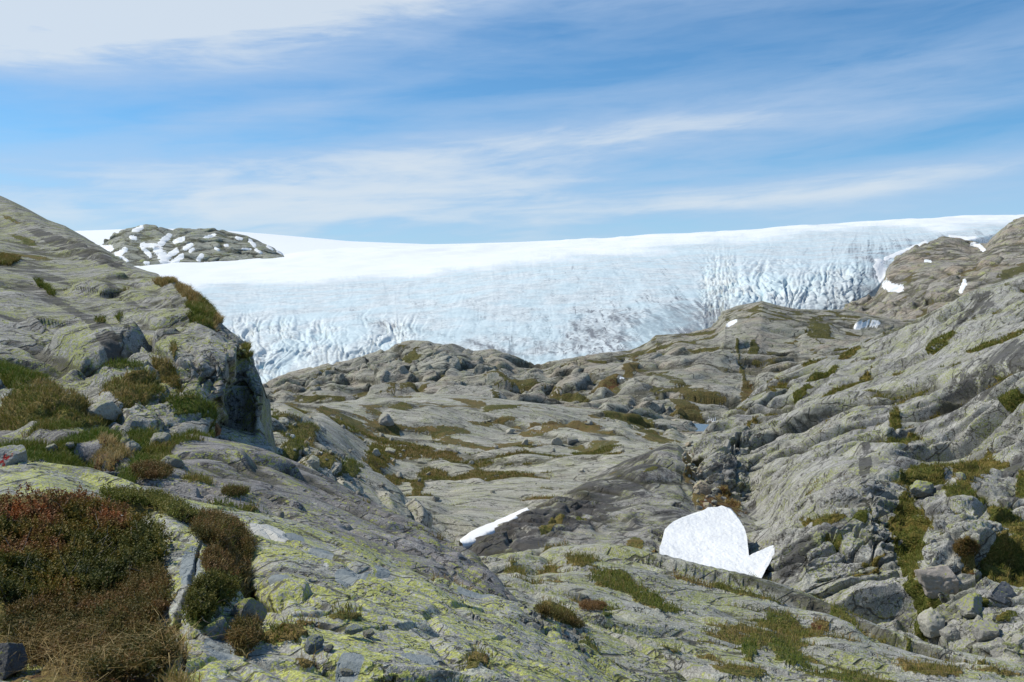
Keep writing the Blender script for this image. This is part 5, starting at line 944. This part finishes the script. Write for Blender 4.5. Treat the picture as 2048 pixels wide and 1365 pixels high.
# ------------------------------------------------------------------ plants
def leaf_mat(name, cols, emit=None, trans=0.25):
    m, N = new_mat(name); h = N.attr('hue'); r = N.n('ShaderNodeValToRGB', None, Fac=h); cr = r.color_ramp
    while len(cr.elements) < len(cols): cr.elements.new(0.5)
    for e, (p, c) in zip(cr.elements, cols): e.position = p; e.color = (*c, 1)
    b = N.n('ShaderNodeBsdfPrincipled'); N.put(b.inputs['Base Color'], r.outputs[0]); b.inputs['Roughness'].default_value = 0.6; b.inputs['Specular IOR Level'].default_value = 0.2
    t = N.n('ShaderNodeBsdfTranslucent', None, Color=r.outputs[0]); mx = N.n('ShaderNodeMixShader', None, Fac=trans); N.t.links.new(b.outputs[0], mx.inputs[1]); N.t.links.new(t.outputs[0], mx.inputs[2])
    o = N.n('ShaderNodeOutputMaterial'); N.t.links.new(mx.outputs[0], o.inputs[0]); return m
M_GRASS = leaf_mat('grass_blades', [(0.0, (0.075, 0.125, 0.012)), (0.35, (0.13, 0.15, 0.02)), (0.6, (0.20, 0.165, 0.045)), (0.8, (0.36, 0.24, 0.09)), (1.0, (0.50, 0.38, 0.18))])
M_HEATH = leaf_mat('heath_leaves', [(0.0, (0.045, 0.055, 0.012)), (0.3, (0.095, 0.095, 0.014)), (0.5, (0.18, 0.13, 0.02)), (0.7, (0.20, 0.10, 0.03)), (0.85, (0.19, 0.085, 0.035)), (1.0, (0.34, 0.12, 0.035))])
M_HEATHER = leaf_mat('heather_leaves', [(0.0, (0.05, 0.06, 0.012)), (0.35, (0.12, 0.095, 0.022)), (0.65, (0.18, 0.095, 0.030)), (0.85, (0.25, 0.15, 0.07)), (1.0, (0.42, 0.33, 0.18))])
M_WOOD = leaf_mat('bare_twigs', [(0.0, (0.10, 0.075, 0.055)), (1.0, (0.38, 0.34, 0.30))], trans=0.0)
def blades(base, nrm, hgt, wid, hue, rng, lean=0.5, name='grass', mat=None, parent=None, bend=0.5):
    n = len(base); a = rng.rand(n) * 6.28; ld = np.stack([np.cos(a), np.sin(a), np.zeros(n)], 1); side = np.stack([-np.sin(a + rng.randn(n)), np.cos(a + rng.randn(n)), np.zeros(n)], 1)
    side /= np.linalg.norm(side, axis=1, keepdims=True)
    up = nrm * 0.3 + np.array([0, 0, 0.7]); up /= np.linalg.norm(up, axis=1, keepdims=True)
    l = (lean * (0.3 + rng.rand(n)))[:, None]; H = hgt[:, None]; Wd = wid[:, None] / 2
    m1 = base + up * H * 0.55 + ld * l * H * 0.35; tp = base + up * H * (1 - 0.25 * l) + ld * l * H * (0.7 + bend)
    V = np.stack([base - side * Wd, base + side * Wd, m1 + side * Wd * 0.75, m1 - side * Wd * 0.75, tp], 1).reshape(-1, 3)
    i = np.arange(n)[:, None] * 5
    Fq = np.concatenate([i + np.array([[0, 1, 2]]), i + np.array([[0, 2, 3]]), i + np.array([[3, 2, 4]])], 0)
    return link_mesh(name, V, Fq, mat, parent, False, {'hue': np.repeat(np.clip(hue, 0, 1), 5).astype(F32)})
def sprigs(base, dirs, length, hue, rng, leaves=9, lw=0.3, name='foliage', mat=None, parent=None):
    """short leafy shoots: pairs of small leaves set around a stem"""
    n = len(base); Vs = []; Hs = []
    ax = dirs / np.linalg.norm(dirs, axis=1, keepdims=True); r1 = np.cross(ax, rng.randn(n, 3)); r1 /= np.linalg.norm(r1, axis=1, keepdims=True); r2 = np.cross(ax, r1)
    for k in range(leaves):
        t = (k + 0.5) / leaves; an = k * 2.4 + rng.rand(n) * 0.8
        out = r1 * np.cos(an)[:, None] + r2 * np.sin(an)[:, None]; c = base + ax * (length * t)[:, None]
        ll = (length * (0.42 - 0.22 * t))[:, None]; sd_ = np.cross(out, ax) * ll * lw
        tip = c + (out * 0.75 + ax * 0.65) * ll; mid = c + (out * 0.75 + ax * 0.65) * ll * 0.5
        Vs.append(np.stack([c, mid + sd_, tip, mid - sd_], 1)); Hs.append(hue + rng.randn(n) * 0.04 + (t - 0.5) * 0.08)
    V = np.stack(Vs, 1).reshape(-1, 3); H = np.repeat(np.stack(Hs, 1).reshape(-1), 4)
    return link_mesh(name, V, np.arange(len(V)).reshape(-1, 4), mat, parent, False, {'hue': np.clip(H, 0, 1).astype(F32)})
def twigs(base, dirs, length, rad, rng, name='twigs', parent=None, segs=4):
    n = len(base); V = []; pos = base.copy(); dr = dirs / np.linalg.norm(dirs, axis=1, keepdims=True); rings = []
    for k in range(segs + 1):
        r1 = np.cross(dr, [0.3, 0.2, 0.9]); r1 /= np.linalg.norm(r1, axis=1, keepdims=True) + 1e-9; r2 = np.cross(dr, r1); rk = (rad * (1 - 0.7 * k / segs))[:, None]
        rings.append(np.stack([pos + rk * (r1 * math.cos(q) + r2 * math.sin(q)) for q in (0, 2.09, 4.19)], 1))
        dr = dr + rng.randn(n, 3) * 0.28; dr /= np.linalg.norm(dr, axis=1, keepdims=True); pos = pos + dr * (length / segs)[:, None]
    V = np.stack(rings, 1).reshape(-1, 3); F_ = []
    i = np.arange(n)[:, None] * 3 * (segs + 1)
    for k in range(segs):
        for q in range(3):
            a_, b_ = k * 3 + q, k * 3 + (q + 1) % 3; F_.append(i + np.array([[a_, b_, b_ + 3, a_ + 3]]))
    return link_mesh(name, V, np.concatenate(F_, 0), M_WOOD, parent, True, {'hue': np.repeat(rng.rand(n), 3 * (segs + 1)).astype(F32)})

# turf: every green or tawny patch within reach carries blades
rg = np.random.RandomState(11)
pos, nr, hu, hg, wd = [], [], [], [], []
for S, tot in ((S_A2, 42000), (S_C, 46000), (S_B, 24000), (S_A, 9000), (S_F, 40000), (S_D, 36000)):
    P = S.P; area = np.linalg.norm(np.cross(np.gradient(P, axis=1), np.gradient(P, axis=0)), axis=-1)
    wgt_ = (S.V > 0.55) * np.minimum(area, 0.02 if S not in (S_F, S_D) else 0.2) * (P[..., 1] < (150 if S in (S_F, S_D) else 60)) * (S.px > -60) * (S.px < 2110) * (S.py < 1420)
    if S is S_A: wgt_ = wgt_ * (S.px > 330)
    wgt_ = (wgt_ / wgt_.sum()).ravel(); ii = rg.choice(len(wgt_), tot, p=wgt_)
    b = P.reshape(-1, 3)[ii] + rg.randn(tot, 3) * 0.02; pos.append(b); nr.append(S.N.reshape(-1, 3)[ii]); dpt = b[:, 1]
    T = S.T.ravel()[ii]; clump = fbm((b * 2.2).astype(F32), 2, seed=3)
    hu.append(T * 0.80 + 0.06 + clump * 0.45 + rg.randn(tot) * 0.10 + (rg.rand(tot) < 0.10) * 0.3); hg.append(np.clip((0.03 + 0.0050 * dpt) * (0.55 + 0.8 * rg.rand(tot)) * (1 + 0.5 * clump), 0.03, 0.34)); wd.append(0.0030 + 0.00050 * dpt)
o = blades(np.concatenate(pos), np.concatenate(nr), np.concatenate(hg), np.concatenate(wd), np.concatenate(hu), rg, 0.6, 'grass', M_GRASS); tag(o, 'green and tawny mountain grass growing in hollows and joints of the rock', None, None, 'stuff')

def pick(cx, cy, rx, ry, n, rot=0):
    """n points on the visible ground inside an ellipse of the photograph"""
    out = []; c, s = math.cos(math.radians(rot)), math.sin(math.radians(rot))
    a_ = rg.rand(n) * 6.283; r_ = np.sqrt(rg.rand(n)); x = cx + rx * r_ * np.cos(a_) * c - ry * r_ * np.sin(a_) * s; y = cy + rx * r_ * np.cos(a_) * s + ry * r_ * np.sin(a_) * c
    ix = np.clip(np.round(x / 2).astype(int), 0, DW - 1); iy = np.clip(np.round(y / 2).astype(int), 0, DH - 1); k = iy * DW + ix
    ok = ZS[k] >= 0; k = k[ok]; x = x[ok]; y = y[ok]
    return ZP[k].astype(float) + rg.randn(len(k), 3) * 0.012, ZN[k].astype(float), x, y
def shrub(name, label, cat, ells, n, hue_f, mat, ht, spl, group=None, leaves=9, lw=0.3, ntw=60, up=0.6):
    P_, N_, x, y = [], [], [], []
    tot = sum(e[2] * e[3] for e in ells)
    for e in ells:
        a_, b_, c_, d_ = pick(*e[:4], int(n * e[2] * e[3] / tot), e[4] if len(e) > 4 else 0); P_.append(a_); N_.append(b_); x.append(c_); y.append(d_)
    P_ = np.concatenate(P_); N_ = np.concatenate(N_); x = np.concatenate(x); y = np.concatenate(y); k = len(P_)
    root = empty(name, tuple(P_.mean(0))); tag(root, label, cat, group); R0 = P_.mean(0)
    can = ht * (0.45 + 0.75 * np.clip(0.5 + fbm((P_ * 3.2).astype(F32), 3, seed=8), 0, 1.2)); lift = can * np.sqrt(rg.rand(k))
    d_ = N_ * 0.4 + np.array([0, 0, up]) + rg.randn(k, 3) * 0.45
    b_ = P_ + np.array([0, 0, 1.0]) * lift[:, None]
    hue = hue_f(x, y, P_, lift / ht)
    sprigs(b_ - R0, d_, spl * (0.6 + 0.8 * rg.rand(k)), hue, rg, leaves, lw, 'foliage', mat, root)
    j = rg.choice(k, ntw); dt = rg.randn(ntw, 3) * np.array([1, 1, 0.35]) + np.array([0, 0, 0.35])
    twigs(P_[j] - R0 + np.array([0, 0, ht * 0.35]), dt, ht * (1.2 + 1.6 * rg.rand(ntw)), ht * 0.022 * (0.5 + rg.rand(ntw)), rg, 'twigs', root)
    return root
def g2(x, y, cx, cy, rx, ry): return np.exp(-(((x - cx) / rx) ** 2 + ((y - cy) / ry) ** 2))
def juniper_hue(x, y, P, l):
    h = 0.44 + 0.85 * fbm((P * 3.5).astype(F32), 4, 0.6, seed=4) + 0.14 * (l - 0.5)
    red = g2(x, y, 20, 1050, 40, 16) + g2(x, y, 85, 1040, 40, 16) + g2(x, y, 195, 1057, 36, 12) + g2(x, y, 98, 1073, 16, 9) + g2(x, y, 235, 1062, 30, 12) + 0.6 * g2(x, y, 140, 1010, 110, 22)
    h = h + 0.50 * red * (0.5 + 0.9 * np.clip(0.5 + fbm((P * 7).astype(F32), 3, seed=9), 0, 1)) - 0.25 * g2(x, y, 290, 1100, 60, 60) - 0.22 * g2(x, y, 190, 1170, 60, 40)
    return h + rg.randn(len(x)) * 0.05
shrub('juniper_shrub', 'wide low shrub of green, olive and orange-red sprays in the left foreground', 'shrub', [(90, 1095, 165, 85, 4), (190, 1090, 130, 70, 20), (290, 1110, 42, 50), (60, 1170, 120, 50), (180, 1160, 80, 50)], 11000, juniper_hue, M_HEATH, 0.11, 0.058, ntw=190, leaves=10, lw=0.34)
heath = lambda o_, a_=0.35: (lambda x, y, P, l: o_ + a_ * fbm((P * 5).astype(F32), 4, 0.6, seed=21) + rg.randn(len(x)) * 0.07)
shrub('heather_shrub', 'brown-red heather sweeping up beside the lichened rock rib in the left foreground', 'shrub', [(270, 1215, 62, 75, 20), (300, 1180, 34, 40)], 4200, heath(0.38, 0.7), M_HEATHER, 0.06, 0.05, leaves=9, lw=0.2)
shrub('heather_shrub', 'dark purple-brown heather with dry straw stems at the bottom left', 'shrub', [(150, 1270, 150, 60), (240, 1320, 110, 50)], 6000, heath(0.33, 0.9), M_HEATHER, 0.06, 0.06, leaves=9, lw=0.2, ntw=260)
shrub('heather_shrub', 'olive and tawny heather clump left of the white oval stain', 'shrub', [(438, 1070, 50, 34, 15), (468, 1104, 40, 32)], 4200, heath(0.38, 0.8), M_HEATHER, 0.06, 0.05, leaves=9, lw=0.22)
shrub('heather_shrub', 'rust-brown heather clump below the olive one in the joint', 'shrub', [(455, 1138, 46, 30, 15)], 2400, heath(0.52, 0.8), M_HEATHER, 0.045, 0.045, leaves=9, lw=0.22)
shrub('green_crowberry_shrub', 'bright green low shrub above the rounded lichened block', 'shrub', [(430, 1192, 46, 24, -18), (400, 1225, 22, 22)], 2200, lambda x, y, P, l: 0.30 + 0.35 * fbm((P * 5).astype(F32), 3, seed=2), M_HEATH, 0.05, 0.04)
shrub('heather_shrub', 'small dark heather tuft beside the slate-blue flake near the bottom', 'shrub', [(490, 1278, 26, 28, 30)], 900, heath(0.4), M_HEATHER, 0.04, 0.04, leaves=8, lw=0.22)
shrub('heather_shrub', 'tawny moss-like heather edging the white rock above the juniper', 'shrub', [(270, 1003, 70, 10, 6), (350, 1028, 46, 12, 22)], 2400, lambda x, y, P, l: 0.45 + 0.3 * fbm((P * 5).astype(F32), 3, seed=2), M_GRASS, 0.06, 0.05)
shrub('heather_shrub', 'reddish brown heather tuft on the slab right of the near gully', 'shrub', [(1185, 1216, 26, 8)], 900, heath(0.7), M_HEATHER, 0.05, 0.06, leaves=8, lw=0.22)
shrub('heather_shrub', 'dark heather in the gully between the near slabs', 'shrub', [(1095, 1230, 26, 8, 20), (1140, 1246, 30, 9, 25)], 1500, heath(0.3, 0.5), M_HEATHER, 0.05, 0.05, leaves=8, lw=0.22)
shrub('heather_shrub', 'dark heather tuft on the grassy rock before the steep grey slab at left', 'shrub', [(470, 988, 26, 5)], 700, heath(0.35), M_HEATHER, 0.05, 0.05, leaves=8, lw=0.22)
shrub('heather_shrub', 'dark brown heather tuft in the middle of the grassy hollow', 'shrub', [(305, 950, 40, 12)], 1500, heath(0.45, 0.5), M_HEATHER, 0.07, 0.07, leaves=8, lw=0.22)
shrub('heather_shrub', 'dark red-brown heather bush on the right slope by the pale stones', 'shrub', [(1932, 1102, 24, 16)], 2600, heath(0.45), M_HEATHER, 0.22, 0.18, leaves=8, lw=0.22, ntw=30)
# dry straw
b_, n_, x_, y_ = pick(200, 1310, 180, 55, 1500)
tagged = blades(b_, n_, rg.uniform(0.06, 0.16, len(b_)), np.full(len(b_), 0.0035), 0.85 + rg.randn(len(b_)) * 0.12, rg, 1.3, 'dry_grass', M_GRASS, bend=0.8); tag(tagged, 'bleached dry grass straw among the heather at bottom left', None, None, 'stuff')

# ------------------------------------------------------------------ say which one it is: the larger repeats are told apart by their order
ORD = ['', 'first', 'second', 'third', 'fourth', 'fifth', 'sixth', 'seventh', 'eighth', 'ninth', 'tenth', 'eleventh', 'twelfth', 'thirteenth', 'fourteenth', 'fifteenth', 'sixteenth', 'seventeenth', 'eighteenth', 'nineteenth', 'twentieth']
def ordn(i): return ORD[i] if i <= 20 else 'twenty-' + ORD[i - 20] if i < 30 else 'thirtieth' if i == 30 else 'thirty-' + ORD[i - 30] if i < 40 else '%dth' % i
def place_of(o):
    if o.name.startswith('snow'):
        v = o.data.vertices; c = sum((v[k].co for k in range(0, len(v), max(1, len(v) // 40))), Vector()) / len(range(0, len(v), max(1, len(v) // 40)))
        return proj(np.array(c[:]))[0]
    return proj(np.array(o.location[:]))[0]
for grp, minw, what in (('snow patches scattered over the far nunatak', 0, 'small snow patch on the far nunatak, {} from the left of its small ones'), ('boulders scattered over the valley floor', 8.5, '{m} valley floor boulder, {} from the left of the larger scattered ones'),
                        ('stones on the strip below the left cliff', 9.5, '{m} stone right of the left cliff, {} from the left of the larger ones'), ('rubble stones in the gully above the snow', 7.5, '{m} stone of the larger rubble above the big snow patch, {} from the left'),
                        ('stones among the boulders of the right slope', 12.5, '{m} stone between the big right-hand boulders, {} of such stones from the left'), ('stones in the joint between the near slabs', 9.5, '{m} stone in the heathery joint, {} from the left of its larger stones')):
    L_ = [o for o in C.objects if o.get('group') == grp]
    if minw: L_ = [o for o in L_ if o.scale[0] * 2 * FOC / o.location[1] > minw]
    L_.sort(key=place_of)
    for i, o in enumerate(L_):
        m_ = o.data.materials[0].name.split('_')[0] if minw else ''
        o['label'] = what.replace('unnamed ', '').format(ordn(i + 1), m={'lichened': 'lichened', 'pale': 'pale', 'grey': 'grey', 'tan': 'tan', 'dark': 'dark', 'white': 'whitish'}.get(m_, 'grey'))
